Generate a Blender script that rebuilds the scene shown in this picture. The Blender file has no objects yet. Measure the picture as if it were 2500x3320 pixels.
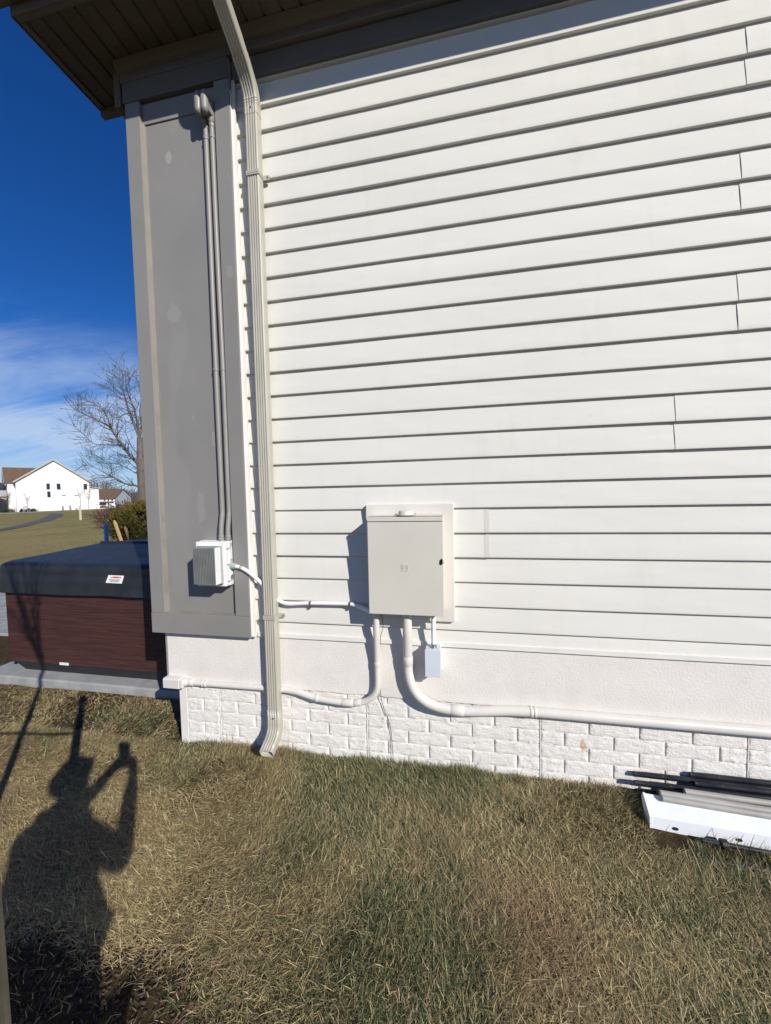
import bpy, bmesh, math, random
import numpy as np
from mathutils import Vector, Matrix, noise as mnoise

random.seed(7); rng = np.random.default_rng(7)
scene = bpy.context.scene
COL = scene.collection

# ------------------------------------------------------------------ camera
CH, CAM_D, FPX = 1.55, 1.9575, 1225.0            # eye height, distance to the wall, focal length in photo pixels
YAW, PITCH, ROLL = 0.192583518, -0.0499764674, -0.0214463556
def _rot(y, p, r):
    cy, sy, cp, sp, cr, sr = math.cos(y), math.sin(y), math.cos(p), math.sin(p), math.cos(r), math.sin(r)
    Ry = Matrix(((cy, 0, sy), (0, 1, 0), (-sy, 0, cy)))
    Rx = Matrix(((1, 0, 0), (0, cp, -sp), (0, sp, cp)))
    Rz = Matrix(((cr, -sr, 0), (sr, cr, 0), (0, 0, 1)))
    return Matrix(((1, 0, 0), (0, 0, -1), (0, 1, 0))) @ Ry @ Rx @ Rz
CR = _rot(YAW, PITCH, ROLL)
CLOC = Vector((0, -CAM_D, CH))
cam_d = bpy.data.cameras.new("camera"); cam = bpy.data.objects.new("camera", cam_d); COL.objects.link(cam)
cam_d.sensor_fit = 'HORIZONTAL'; cam_d.sensor_width = 36.0; cam_d.lens = 36.0 * FPX / 2500.0
cam_d.clip_start = 0.02; cam_d.clip_end = 2000
cam.matrix_world = Matrix.Translation(CLOC) @ CR.to_4x4()
scene.camera = cam

# ------------------------------------------------------------------ sky and sun
SUN = Vector((-0.64207116, 0.60020114, -0.47697298)).normalized()   # direction the light travels
SUN_EL = math.asin(-SUN.z); SUN_AZ = math.atan2(-SUN.x, -SUN.y)     # azimuth of the sun, clockwise from +Y
world = bpy.data.worlds.new("World"); scene.world = world; world.use_nodes = True
wn, wl = world.node_tree.nodes, world.node_tree.links
wn.clear()
w_out = wn.new('ShaderNodeOutputWorld'); w_bg = wn.new('ShaderNodeBackground'); w_sky = wn.new('ShaderNodeTexSky')
w_sky.sky_type = 'NISHITA'; w_sky.sun_disc = False
w_sky.sun_elevation = SUN_EL; w_sky.sun_rotation = SUN_AZ
w_sky.altitude = 100; w_sky.air_density = 1.0; w_sky.dust_density = 0.0; w_sky.ozone_density = 3.0
w_bg.inputs['Strength'].default_value = 0.054
# thin cirrus: wisps on a high flat layer, all round the sky
w_geo = wn.new('ShaderNodeTexCoord')
w_sep = wn.new('ShaderNodeSeparateXYZ'); wl.new(w_geo.outputs['Generated'], w_sep.inputs[0])
def wmath(op, a, b=None, clamp=False):
    n = wn.new('ShaderNodeMath'); n.operation = op; n.use_clamp = clamp
    for i, v in enumerate((a, b)):
        if v is None: continue
        if isinstance(v, (int, float)): n.inputs[i].default_value = v
        else: wl.new(v, n.inputs[i])
    return n.outputs[0]
zz = wmath('ADD', wmath('MAXIMUM', w_sep.outputs['Z'], 0.0), 0.12)
w_cmb = wn.new('ShaderNodeCombineXYZ')
wl.new(wmath('DIVIDE', w_sep.outputs['X'], zz), w_cmb.inputs[0]); wl.new(wmath('DIVIDE', w_sep.outputs['Y'], zz), w_cmb.inputs[1])
w_map = wn.new('ShaderNodeMapping'); w_map.inputs['Rotation'].default_value = (0, 0, math.radians(24)); w_map.inputs['Scale'].default_value = (0.42, 1.5, 1)
w_map.inputs['Location'].default_value = (0.6, 1.3, 0)
wl.new(w_cmb.outputs[0], w_map.inputs[0])
w_n1 = wn.new('ShaderNodeTexNoise'); w_n1.inputs['Scale'].default_value = 0.85; w_n1.inputs['Detail'].default_value = 9; w_n1.inputs['Roughness'].default_value = 0.62; w_n1.inputs['Distortion'].default_value = 0.9
wl.new(w_map.outputs[0], w_n1.inputs['Vector'])
w_rmp = wn.new('ShaderNodeMapRange'); w_rmp.inputs[1].default_value = 0.36; w_rmp.inputs[2].default_value = 0.64; w_rmp.interpolation_type = 'SMOOTHSTEP'
wl.new(w_n1.outputs['Fac'], w_rmp.inputs[0])
# cirrus thins out towards the zenith
w_el = wn.new('ShaderNodeMapRange'); w_el.inputs[1].default_value = 0.37; w_el.inputs[2].default_value = 0.22; w_el.interpolation_type = 'SMOOTHSTEP'
wl.new(w_sep.outputs['Z'], w_el.inputs[0])
w_veil = wn.new('ShaderNodeMapRange'); w_veil.inputs[1].default_value = 0.25; w_veil.inputs[2].default_value = 0.02; w_veil.inputs[4].default_value = 0.40
wl.new(w_sep.outputs['Z'], w_veil.inputs[0])
w_fac = wmath('ADD', wmath('MULTIPLY', wmath('MULTIPLY', w_rmp.outputs[0], w_el.outputs[0]), 0.66), w_veil.outputs[0], True)
w_hs = wn.new('ShaderNodeHueSaturation'); w_hs.inputs['Saturation'].default_value = 1.28; wl.new(w_sky.outputs[0], w_hs.inputs['Color'])
w_tint = wn.new('ShaderNodeMixRGB'); w_tint.blend_type = 'MULTIPLY'; w_tint.inputs[0].default_value = 1.0; w_tint.inputs['Color2'].default_value = (0.60, 1.02, 1.66, 1); wl.new(w_hs.outputs[0], w_tint.inputs['Color1'])
w_mix = wn.new('ShaderNodeMixRGB'); w_mix.inputs['Color2'].default_value = (9.4, 11.8, 15.6, 1)
wl.new(w_fac, w_mix.inputs['Fac']); wl.new(w_tint.outputs[0], w_mix.inputs['Color1'])
wl.new(w_mix.outputs[0], w_bg.inputs[0]); wl.new(w_bg.outputs[0], w_out.inputs[0])

sun_d = bpy.data.lights.new("sun", 'SUN'); sun_d.energy = 5.0; sun_d.angle = math.radians(0.53); sun_d.color = (1.0, 0.945, 0.86)
sun = bpy.data.objects.new("sun", sun_d); COL.objects.link(sun)
sun.rotation_euler = SUN.to_track_quat('-Z', 'Y').to_euler(); sun.location = (6, -6, 9)
vs = scene.view_settings
vs.view_transform = 'Standard'; vs.look = 'None'; vs.exposure = 0.0; vs.gamma = 1.0; vs.use_curve_mapping = False

# ------------------------------------------------------------------ layout helpers
def ray(px, py):
    return (CR @ Vector(((px - 1250) / FPX, -(py - 1660) / FPX, -1))).normalized()
def at(px, py, Y):                       # point of the line of sight at distance Y behind the wall plane
    v = ray(px, py); return CLOC + v * ((Y + CAM_D) / v.y)
def project(P):                          # numpy Nx3 -> photo pixels
    M = np.array(CR); v = (np.asarray(P) - np.array(CLOC)) @ M
    d = np.where(v[:, 2] < -1e-3, -v[:, 2], np.nan)
    return 1250 + FPX * v[:, 0] / d, 1660 - FPX * v[:, 1] / d, d

# ------------------------------------------------------------------ materials
class NT:
    def __init__(s, name):
        s.m = bpy.data.materials.new(name); s.m.use_nodes = True
        s.t = s.m.node_tree; s.n = s.t.nodes; s.l = s.t.links
        s.b = s.n['Principled BSDF']; s.out = s.n['Material Output']
    def new(s, typ, **kw):
        n = s.n.new('ShaderNode' + typ)
        for k, v in kw.items(): setattr(n, k, v)
        return n
    def put(s, node, idx, v):
        if isinstance(v, bpy.types.NodeSocket): s.l.new(v, node.inputs[idx])
        elif v is not None: node.inputs[idx].default_value = v
    def pos(s, scale=(1, 1, 1), rot=(0, 0, 0), loc=(0, 0, 0)):
        g = s.new('NewGeometry'); mp = s.new('Mapping')
        s.l.new(g.outputs['Position'], mp.inputs[0])
        mp.inputs['Scale'].default_value = scale; mp.inputs['Rotation'].default_value = rot; mp.inputs['Location'].default_value = loc
        return mp.outputs[0]
    def noise(s, vec, scale, detail=4, rough=0.55, dist=0.0):
        n = s.new('TexNoise'); s.l.new(vec, n.inputs['Vector'])
        n.inputs['Scale'].default_value = scale; n.inputs['Detail'].default_value = detail; n.inputs['Roughness'].default_value = rough; n.inputs['Distortion'].default_value = dist
        return n.outputs['Fac']
    def rng(s, v, a, b, c=0.0, d=1.0, smooth=True):
        n = s.new('MapRange'); s.l.new(v, n.inputs[0])
        n.inputs[1].default_value = a; n.inputs[2].default_value = b; n.inputs[3].default_value = c; n.inputs[4].default_value = d
        if smooth: n.interpolation_type = 'SMOOTHSTEP'
        return n.outputs[0]
    def mix(s, fac, a, b, mode='MIX'):
        n = s.new('MixRGB', blend_type=mode)
        for i, v in enumerate((fac, a, b)):
            if isinstance(v, bpy.types.NodeSocket): s.l.new(v, n.inputs[i])
            elif isinstance(v, (int, float)): n.inputs[i].default_value = v
            else: n.inputs[i].default_value = (*v, 1)
        return n.outputs[0]
    def math(s, op, a, b=0.0, clamp=False):
        n = s.new('Math', operation=op, use_clamp=clamp); s.put(n, 0, a); s.put(n, 1, b); return n.outputs[0]
    def bump(s, h, strength=0.3, dist=0.01, prev=None):
        n = s.new('Bump'); s.l.new(h, n.inputs['Height']); n.inputs['Strength'].default_value = strength; n.inputs['Distance'].default_value = dist
        if prev is not None: s.l.new(prev, n.inputs['Normal'])
        return n.outputs[0]
    def set(s, col=None, rough=None, metal=None, normal=None, spec=None):
        for k, v in (('Base Color', col), ('Roughness', rough), ('Metallic', metal), ('Normal', normal), ('Specular IOR Level', spec)):
            if v is None: continue
            if isinstance(v, bpy.types.NodeSocket): s.l.new(v, s.b.inputs[k])
            elif k == 'Base Color': s.b.inputs[k].default_value = (*v, 1)
            else: s.b.inputs[k].default_value = v
        return s.m

def paint(name, col, rough=0.5, var=0.06, vscale=3.0, bump=0.05, bscale=180, metal=0.0, spec=0.5, stretch=(1, 1, 1), dirt=None, dirt_amt=0.25, bdist=0.002):
    """painted / plastic / metal surface with soft unevenness, grime and fine grain"""
    t = NT(name); p = t.pos(stretch)
    n = t.noise(p, vscale, 6, 0.6)
    c = t.mix(t.rng(n, 0.3, 0.7), tuple(x * (1 - var) for x in col), tuple(min(0.95, x * (1 + var)) for x in col))
    if dirt is not None:
        n2 = t.noise(t.pos((1, 1, 0.35)), 5.5, 8, 0.7, 0.4)
        c = t.mix(t.math('MULTIPLY', t.rng(n2, 0.52, 0.78), dirt_amt), c, dirt)
    fine = t.noise(t.pos(), bscale, 3, 0.6)
    r = t.rng(n, 0.2, 0.8, max(0.05, rough - 0.08), rough + 0.08)
    return t.set(c, r, metal, t.bump(fine, bump, bdist) if bump else None, spec)

M = {}
def siding_mat():
    t = NT('vinyl_siding')
    n = t.noise(t.pos((.5, 1, 2.2)), 1.4, 6, .6); c = t.mix(t.rng(n, .3, .7), (0.672, 0.662, 0.612), (0.712, 0.702, 0.652))
    d = t.noise(t.pos((3.2, 1, .5)), 3.1, 8, .7, .4)                 # faint run-down dust
    c = t.mix(t.math('MULTIPLY', t.rng(d, .52, .78), .22), c, (0.53, 0.49, 0.41))
    sp = t.noise(t.pos(), 75, 2, .5); c = t.mix(t.math('MULTIPLY', t.rng(sp, .70, .78), .25), c, (0.42, 0.38, 0.31))
    g = t.noise(t.pos((1.5, 4, 34)), 5.5, 5, .6, .5)                  # embossed wood grain
    w = t.noise(t.pos((1.2, 1, 4)), 1.7, 2, .5)                       # oil-canning of the thin sheet
    return t.set(c, t.rng(n, .2, .8, .60, .74), None, t.bump(g, .12, .003, t.bump(w, .35, .02)), .25)
M['siding'] = siding_mat()
M['siding_worn'] = paint('vinyl_siding_faded', (0.615, 0.590, 0.530), 0.6, 0.05, 4, 0.1, 60, dirt=(0.6, 0.52, 0.42), dirt_amt=0.4)
M['trim_white'] = paint('white_trim', (0.77, 0.75, 0.71), 0.4, 0.04, 4, 0.05, 120, dirt=(0.55, 0.47, 0.36), dirt_amt=0.2)
def taupe():
    t = NT('taupe_painted_trim'); p = t.pos()
    n = t.noise(p, 1.1, 5, 0.6)
    c = t.mix(t.rng(n, 0.3, 0.7), (0.222, 0.217, 0.205), (0.258, 0.252, 0.240))
    n2 = t.noise(t.pos((1.6, 1, 0.5)), 2.1, 2, 0.4, 0.3)          # roller streaks and touched-up patches
    c = t.mix(t.math('MULTIPLY', t.rng(n2, 0.60, 0.66), 0.25), c, (0.31, 0.305, 0.29))
    vor = t.new('TexVoronoi'); t.l.new(t.pos((1.9, 0.2, 1.35), loc=(0.33, 0, 0.2)), vor.inputs['Vector']); vor.inputs['Scale'].default_value = 1.25
    wob = t.noise(t.pos(), 24, 3, 0.7)
    patch = t.rng(t.math('ADD', vor.outputs['Distance'], t.math('MULTIPLY', wob, 0.07)), 0.135, 0.125)
    wob2 = t.noise(t.pos(), 30, 3, .7)
    for (px, py, rx, rz, amt) in ((544, 508, .020, .034, .75), (562, 1018, .050, .058, .32), (752, 888, .024, .036, .30), (624, 1355, .012, .026, .25), (690, 1420, .012, .05, .4), (650, 1640, .03, .10, .3)):
        q = at(px, py, -.02); v = t.new('VectorMath', operation='LENGTH'); t.l.new(t.pos((1 / rx, 0, 1 / rz), loc=(-q.x / rx, 0, -q.z / rz)), v.inputs[0])
        blob = t.rng(t.math('ADD', v.outputs['Value'], t.math('MULTIPLY', wob2, .2 if py < 600 else 1.7)), 1.12 if py < 600 else 1.85, 1.02 if py < 600 else 1.62)
        c = t.mix(t.math('MULTIPLY', blob, amt), c, (0.36, 0.355, 0.335))
    fine = t.noise(t.pos(), 140, 3, 0.6)
    return t.set(c, 0.55, None, t.bump(fine, 0.08, 0.002), 0.4)
M['taupe'] = taupe()
M['caulk'] = paint('tan_caulked_edge', (0.205, 0.188, 0.158), 0.6, 0.12, 9, 0.2, 40)
M['soffit'] = None
def soffit():
    t = NT('brown_vented_soffit'); 
    dots = t.new('TexVoronoi', feature='F1'); dots.inputs['Randomness'].default_value = 0.15
    t.l.new(t.pos((1, 0.8, 0)), dots.inputs['Vector']); dots.inputs['Scale'].default_value = 95
    hole = t.rng(dots.outputs['Distance'], 0.26, 0.36)
    n = t.noise(t.pos(), 4, 5)
    c = t.mix(t.rng(n, .3, .7), (0.105, 0.085, 0.06), (0.135, 0.11, 0.08))
    return t.set(c, 0.6, None, t.bump(hole, 0.9, 0.006), 0.3)
M['soffit'] = soffit()
M['soffit_trim'] = paint('brown_eave_trim', (0.125, 0.103, 0.075), 0.55, 0.1, 3, 0.05, 90)
M['frieze'] = paint('shaded_taupe_frieze', (0.130, 0.122, 0.108), 0.55, 0.08, 3, 0.05, 90)  # taupe trim darkened, eave shade put into its colour
M['downspout'] = paint('clay_downspout', (0.430, 0.415, 0.350), 0.38, 0.05, 3, 0.04, 160, dirt=(0.33, 0.30, 0.24), dirt_amt=0.22)
M['downspout_in'] = paint('bare_grey_aluminium', (0.30, 0.34, 0.40), 0.4, 0.05, 6, 0.05, 90, metal=0.4)
M['panel'] = paint('beige_powder_coat', (0.615, 0.595, 0.525), 0.42, 0.02, 4, 0.05, 320, dirt=(0.52, 0.48, 0.40), dirt_amt=0.10)
M['panel_dark'] = paint('beige_powder_coat_edge', (0.55, 0.53, 0.46), 0.5, 0.04, 4, 0.05, 320)
M['backer'] = paint('mounting_block_vinyl', (0.70, 0.665, 0.605), 0.45, 0.03, 3, 0.05, 160, dirt=(0.5, 0.42, 0.32), dirt_amt=0.18)
M['pvc'] = paint('pale_grey_conduit', (0.665, 0.645, 0.60), 0.38, 0.03, 8, 0.04, 160, dirt=(0.5, 0.45, 0.38), dirt_amt=0.2)
M['pvc_taupe'] = paint('conduit_painted_taupe', (0.262, 0.254, 0.240), 0.45, 0.06, 8, 0.08, 120)
M['flex'] = paint('white_flex_conduit', (0.84, 0.84, 0.83), 0.35, 0.02, 8, 0.05, 60)
M['white_box'] = paint('white_enclosure', (0.80, 0.81, 0.80), 0.38, 0.02, 8, 0.04, 200)
M['box_blue'] = paint('pale_blue_grey_box', (0.62, 0.68, 0.74), 0.35, 0.02, 8, 0.03, 200)
M['alu'] = paint('ribbed_aluminium', (0.56, 0.58, 0.58), 0.34, 0.05, 12, 0.1, 200, metal=0.75)
M['steel'] = paint('zinc_steel', (0.45, 0.45, 0.44), 0.35, 0.08, 30, 0.1, 200, metal=0.9)
M['green_paint'] = paint('green_connector', (0.36, 0.43, 0.40), 0.5, 0.1, 30, 0.1, 100)
M['grey_plug'] = paint('grey_plug', (0.33, 0.36, 0.38), 0.5, 0.05, 30, 0.05, 100)
M['black'] = paint('black_rubber', (0.018, 0.018, 0.02), 0.5, 0.2, 20, 0.1, 80)
M['black_tube'] = paint('black_tube', (0.022, 0.024, 0.028), 0.32, 0.2, 12, 0.1, 60, dirt=(0.18, 0.17, 0.15), dirt_amt=0.18)
M['grey_tube'] = paint('dull_grey_tube', (0.36, 0.35, 0.33), 0.55, 0.12, 10, 0.15, 60, dirt=(0.22, 0.19, 0.15), dirt_amt=0.35)
M['channel'] = paint('white_aluminium_channel', (0.80, 0.83, 0.87), 0.3, 0.02, 6, 0.03, 150)
M['wood_stake'] = paint('weathered_stake', (0.30, 0.25, 0.16), 0.8, 0.3, 14, 0.5, 60, stretch=(3, 3, 0.25), bdist=0.004)
def masonry(name, base, lo, bump_s, dirt=None, rust=False):
    t = NT(name)
    n = t.noise(t.pos(), 6, 6, 0.65)
    c = t.mix(t.rng(n, .3, .7), tuple(x * lo for x in base), base)
    gr = t.noise(t.pos((1, 1, 1)), 95, 4, 0.65)
    h = t.math('ADD', gr, t.math('MULTIPLY', t.noise(t.pos((1, 1, 3.2)), 24, 5, 0.6, 0.6), 1.6 if rust else 0.3))
    if rust:
        sp = t.pos((1, 0, 0.33), loc=(-0.594, 0, -0.262 * 0.33))
        ln = t.new('VectorMath', operation='LENGTH'); t.l.new(sp, ln.inputs[0])
        blot = t.rng(t.math('ADD', ln.outputs['Value'], t.math('MULTIPLY', t.noise(t.pos(), 70, 4), 0.03)), 0.034, 0.020)
        c = t.mix(t.math('MULTIPLY', blot, 0.55), c, (0.55, 0.24, 0.07))
        pit = t.noise(t.pos(), 38, 2, 0.5)
        c = t.mix(t.math('MULTIPLY', t.rng(pit, 0.735, 0.76), 0.65), c, (0.20, 0.18, 0.17))
    if dirt: c = t.mix(t.math('MULTIPLY', t.rng(t.noise(t.pos((2, 1, .4)), 3, 6, .7), .5, .8), .3), c, dirt)
    return t.set(c, 0.75, None, t.bump(h, bump_s, 0.004), 0.25)
M['stucco'] = masonry('white_stucco', (0.780, 0.745, 0.700), 0.94, 0.55, (0.66, 0.60, 0.53))
M['brick'] = masonry('white_painted_brick', (0.80, 0.78, 0.74), 0.93, 0.8, None, True)
M['mortar'] = masonry('white_painted_joint', (0.755, 0.735, 0.695), 0.9, 0.5)
M['crack'] = masonry('dark_joint', (0.30, 0.28, 0.27), 0.7, 0.6)
M['slab'] = masonry('concrete_pad', (0.37, 0.38, 0.375), 0.75, 0.4, (0.17, 0.14, 0.11))
M['vinyl_cover'] = None
def cover():
    t = NT('dark_vinyl_cover')
    n = t.noise(t.pos(), 5, 6, .6); w = t.noise(t.pos((1, 1, 1)), 2.2, 3, .5, .6); f = t.noise(t.pos(), 260, 2, .5)
    c = t.mix(t.rng(n, .3, .7), (0.013, 0.016, 0.021), (0.022, 0.026, 0.032))
    return t.set(c, t.rng(n, .2, .8, .42, .58), None, t.bump(f, .25, .001, t.bump(w, .35, .02)), 0.5)
M['vinyl_cover'] = cover()
def tubwood():
    t = NT('mahogany_cabinet')
    g = t.noise(t.pos((1.2, 1.2, 38)), 2.4, 8, .65, .25)
    c = t.mix(t.rng(g, .25, .75), (0.033, 0.0135, 0.0125), (0.082, 0.034, 0.030))
    g2 = t.noise(t.pos((4, 4, 130)), 2, 4, .6)
    c = t.mix(t.math('MULTIPLY', t.rng(g2, .55, .75), .35), c, (0.17, 0.10, 0.09))
    return t.set(c, .5, None, t.bump(g, .12, .004), .4)
M['tub_wood'] = tubwood()
M['label_white'] = paint('label_white', (0.8, 0.8, 0.8), .4, .02, 5, 0)
M['label_red'] = paint('label_red', (0.6, 0.04, 0.03), .4, .02, 5, 0)
M['label_ink'] = paint('label_ink', (0.05, 0.06, 0.09), .4, .02, 5, 0)
M['blue_post'] = paint('blue_plastic', (0.09, 0.27, 0.58), .45, .25, 9, .1, 60)
M['tan_stake'] = paint('fresh_wood_stake', (0.55, 0.36, 0.17), .7, .15, 9, .2, 50, stretch=(4, 4, .4))
M['old_stake'] = paint('brown_wood_stake', (0.26, 0.16, 0.09), .8, .2, 9, .2, 50, stretch=(4, 4, .4))
M['asphalt'] = paint('asphalt', (0.095, 0.094, 0.092), .85, .12, .6, .4, 30, bdist=.01)
M['concrete'] = paint('pale_concrete', (0.46, 0.44, 0.39), .8, .1, 1, .2, 30)
M['house_white'] = paint('white_house_siding', (0.80, 0.80, 0.80), .6, .02, .5, 0)
M['house_grey'] = paint('blue_grey_siding', (0.34, 0.40, 0.45), .6, .03, .5, 0)
M['house_cream'] = paint('light_house_siding', (0.60, 0.61, 0.62), .6, .03, .5, 0)
M['roof_brown'] = paint('brown_shingles', (0.135, 0.082, 0.055), .85, .22, 1.6, .3, 8, stretch=(1, 1, 2))
M['roof_dark'] = paint('charcoal_shingles', (0.055, 0.058, 0.066), .85, .2, 1.6, .3, 8)
M['roof_trim'] = paint('grey_tan_rake', (0.40, 0.37, 0.33), .6, .04, 1, 0)
M['glass_dark'] = paint('dark_window', (0.012, 0.015, 0.022), .08, .1, 1, 0, spec=.8)
M['grille'] = paint('grey_vent', (0.25, 0.26, 0.28), .6, .05, 1, 0)
M['dark_shrub'] = paint('dark_shrub', (0.03, 0.035, 0.02), .8, .3, 3, 0)
M['bark'] = paint('grey_bark', (0.125, 0.104, 0.088), .9, .3, 5, .6, 9, stretch=(1, 1, .3), bdist=.03)
M['twig'] = paint('grey_brown_twig', (0.090, 0.073, 0.062), .9, .2, 5, 0)
M['twig_pale'] = paint('pale_twig', (0.40, 0.36, 0.33), .9, .1, 5, 0)
M['twig_red'] = paint('reddish_twig', (0.085, 0.042, 0.036), .9, .25, 3, 0)
M['wood_far'] = paint('far_bare_wood', (0.12, 0.10, 0.09), .9, .2, .2, 0)
M['jacket'] = paint('dark_jacket', (0.03, 0.035, 0.05), .8, .15, 9, .3, 90)
M['jeans'] = paint('dark_jeans', (0.04, 0.055, 0.09), .85, .15, 9, .3, 120)
M['skin'] = paint('skin', (0.50, 0.31, 0.22), .5, .05, 9, .05, 160)
M['hair'] = paint('dark_hair', (0.03, 0.02, 0.015), .6, .2, 30, .4, 120)
M['shoe'] = paint('dark_shoe', (0.05, 0.045, 0.04), .6, .15, 9, .1, 60)
M['strap'] = paint('green_strap', (0.05, 0.10, 0.05), .7, .1, 9, .1, 60)
def vcol(name, rough=.6, trans=.35, spec=.25):
    t = NT(name); a = t.new('Attribute', attribute_name='Col')
    t.set(a.outputs['Color'], rough, None, None, spec)
    tr = t.new('BsdfTranslucent'); t.l.new(a.outputs['Color'], tr.inputs['Color'])
    mx = t.new('MixShader'); mx.inputs[0].default_value = trans
    t.l.new(t.b.outputs[0], mx.inputs[1]); t.l.new(tr.outputs[0], mx.inputs[2]); t.l.new(mx.outputs[0], t.out.inputs[0])
    return t.m
M['blade'] = vcol('grass_blade', .5, .14)
M['needle'] = vcol('evergreen_leaf', .6, .2)
M['chip'] = vcol('bark_mulch', .85, 0.0, .15)
def lawn_mat():
    t = NT('winter_lawn')
    big = t.noise(t.pos(), .35, 6, .6); mid = t.noise(t.pos(), 2.2, 6, .65); fine = t.noise(t.pos(), 26, 6, .75); fin2 = t.noise(t.pos((1, .35, 1)), 90, 4, .7)
    g = t.new('NewGeometry'); sp = t.new('SeparateXYZ'); t.l.new(g.outputs['Position'], sp.inputs[0])
    farness = t.rng(sp.outputs['Y'], 6, 26)                       # the mown field grows greener towards the street
    tan_ = t.mix(t.rng(fine, .3, .7), (0.235, 0.185, 0.080), (0.440, 0.360, 0.165))
    grn = t.mix(t.rng(fine, .3, .7), (0.140, 0.140, 0.045), (0.260, 0.250, 0.085))
    f = t.math('ADD', t.math('MULTIPLY', farness, .45), t.math('ADD', t.rng(big, .35, .68, -.15, .35), t.rng(mid, .35, .65, -.2, .2)), True)
    c = t.mix(f, tan_, grn)
    soil = t.mix(t.rng(fine, .3, .7), (0.032, 0.020, 0.012), (0.090, 0.060, 0.036))
    near = t.math('MULTIPLY', t.rng(sp.outputs['Y'], 3.2, 1.2), t.rng(sp.outputs['X'], -12, -6))
    c = t.mix(t.math('MULTIPLY', near, .9), c, soil)
    c = t.mix(t.math('MULTIPLY', t.rng(fin2, .5, .75), .35), c, (0.04, 0.035, 0.018))
    return t.set(c, .95, None, t.bump(fine, .9, .05, t.bump(fin2, .6, .02)), .1)
M['lawn'] = lawn_mat()

# ------------------------------------------------------------------ geometry helpers
class MB:
    def __init__(s): s.v = []; s.f = []; s.c = []
    def add(s, vs, fs, col=None):
        o = len(s.v); s.v += [tuple(v) for v in vs]; s.f += [tuple(i + o for i in f) for f in fs]
        if col is not None: s.c += [col] * len(vs)
    def box(s, x0, x1, y0, y1, z0, z1, col=None):
        s.add([(x0, y0, z0), (x1, y0, z0), (x1, y1, z0), (x0, y1, z0), (x0, y0, z1), (x1, y0, z1), (x1, y1, z1), (x0, y1, z1)],
              [(0, 3, 2, 1), (4, 5, 6, 7), (0, 1, 5, 4), (1, 2, 6, 5), (2, 3, 7, 6), (3, 0, 4, 7)], col)
    def sweep(s, path, sect, up=None, caps=True, scales=None):
        """sweep a closed 2D section along a path (parallel transport)"""
        path = [Vector(p) for p in path]; n = len(sect); o = len(s.v)
        T = []
        for i in range(len(path)):
            a = path[max(0, i - 1)]; b = path[min(len(path) - 1, i + 1)]; T.append((b - a).normalized())
        if up is None:
            up = Vector((0, 0, 1)) if abs(T[0].z) < .9 else Vector((0, -1, 0))
        u = Vector(up); u = (u - T[0] * u.dot(T[0])).normalized()
        rings = []
        for i, p in enumerate(path):
            if i: 
                q = T[i - 1].rotation_difference(T[i]); u = q @ u; u = (u - T[i] * u.dot(T[i])).normalized()
            w = T[i].cross(u); k = scales[i] if scales else 1
            rings.append([p + (w * a + u * b) * k for a, b in sect])
        for r in rings: s.v += [tuple(v) for v in r]
        for i in range(len(path) - 1):
            for j in range(n):
                k = (j + 1) % n
                s.f.append((o + i * n + j, o + i * n + k, o + (i + 1) * n + k, o + (i + 1) * n + j))
        if caps:
            s.f.append(tuple(o + j for j in reversed(range(n)))); s.f.append(tuple(o + (len(path) - 1) * n + j for j in range(n)))
    def tube(s, path, r, n=14, caps=True, radii=None):
        s.sweep(path, [(r * math.cos(2 * math.pi * k / n), r * math.sin(2 * math.pi * k / n)) for k in range(n)], None, caps, radii)
    def cyl(s, a, b, r, n=16, r2=None): s.tube([a, b], r, n, True, [1, (r2 if r2 is not None else r) / r])
    def prism(s, poly, axis, a, b):
        """extrude polygon (list of 2D) along axis between a and b: axis x -> poly is (y,z), y -> (x,z), z -> (x,y)"""
        def P(q, t): return {'x': (t, q[0], q[1]), 'y': (q[0], t, q[1]), 'z': (q[0], q[1], t)}[axis]
        n = len(poly); vs = [P(q, a) for q in poly] + [P(q, b) for q in poly]
        s.add(vs, [tuple(range(n)), tuple(reversed(range(n, 2 * n)))] + [(i, (i + n), (i + 1) % n + n, (i + 1) % n) for i in range(n)])
    def build(s, name, mat, parent=None, smooth=False, bevel=0.0, fix=True, seg=2, angle=40):
        me = bpy.data.meshes.new(name)
        if fix:
            bm = bmesh.new(); vv = [bm.verts.new(v) for v in s.v]
            for f in s.f:
                try: bm.faces.new([vv[i] for i in f])
                except ValueError: pass
            bmesh.ops.recalc_face_normals(bm, faces=bm.faces[:]); bm.to_mesh(me); bm.free()
        else: me.from_pydata(s.v, [], s.f)
        if s.c:
            a = me.color_attributes.new('Col', 'FLOAT_COLOR', 'POINT'); a.data.foreach_set('color', np.array(s.c, dtype=np.float32).ravel())
        o = bpy.data.objects.new(name, me); COL.objects.link(o)
        if mat is not None: me.materials.append(mat if not isinstance(mat, str) else M[mat])
        if parent is not None: o.parent = parent
        if smooth:
            me.polygons.foreach_set('use_smooth', [True] * len(me.polygons))
            if smooth == 'auto':
                try: me.set_sharp_from_angle(angle=math.radians(angle))
                except Exception: pass
        if bevel:
            b = o.modifiers.new('bevel', 'BEVEL'); b.width = bevel; b.segments = seg; b.limit_method = 'ANGLE'; b.angle_limit = math.radians(35); b.harden_normals = False
        return o
def spline(pts, n=8):
    """Catmull-Rom through pts"""
    P = [Vector(p) for p in pts]; P = [2 * P[0] - P[1]] + P + [2 * P[-1] - P[-2]]; out = []
    for i in range(1, len(P) - 2):
        for k in range(n):
            t = k / n; a, b, c, d = P[i - 1], P[i], P[i + 1], P[i + 2]
            out.append(.5 * ((2 * b) + (c - a) * t + (2 * a - 5 * b + 4 * c - d) * t * t + (3 * b - a - 3 * c + d) * t ** 3))
    return out + [P[-2]]
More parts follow.
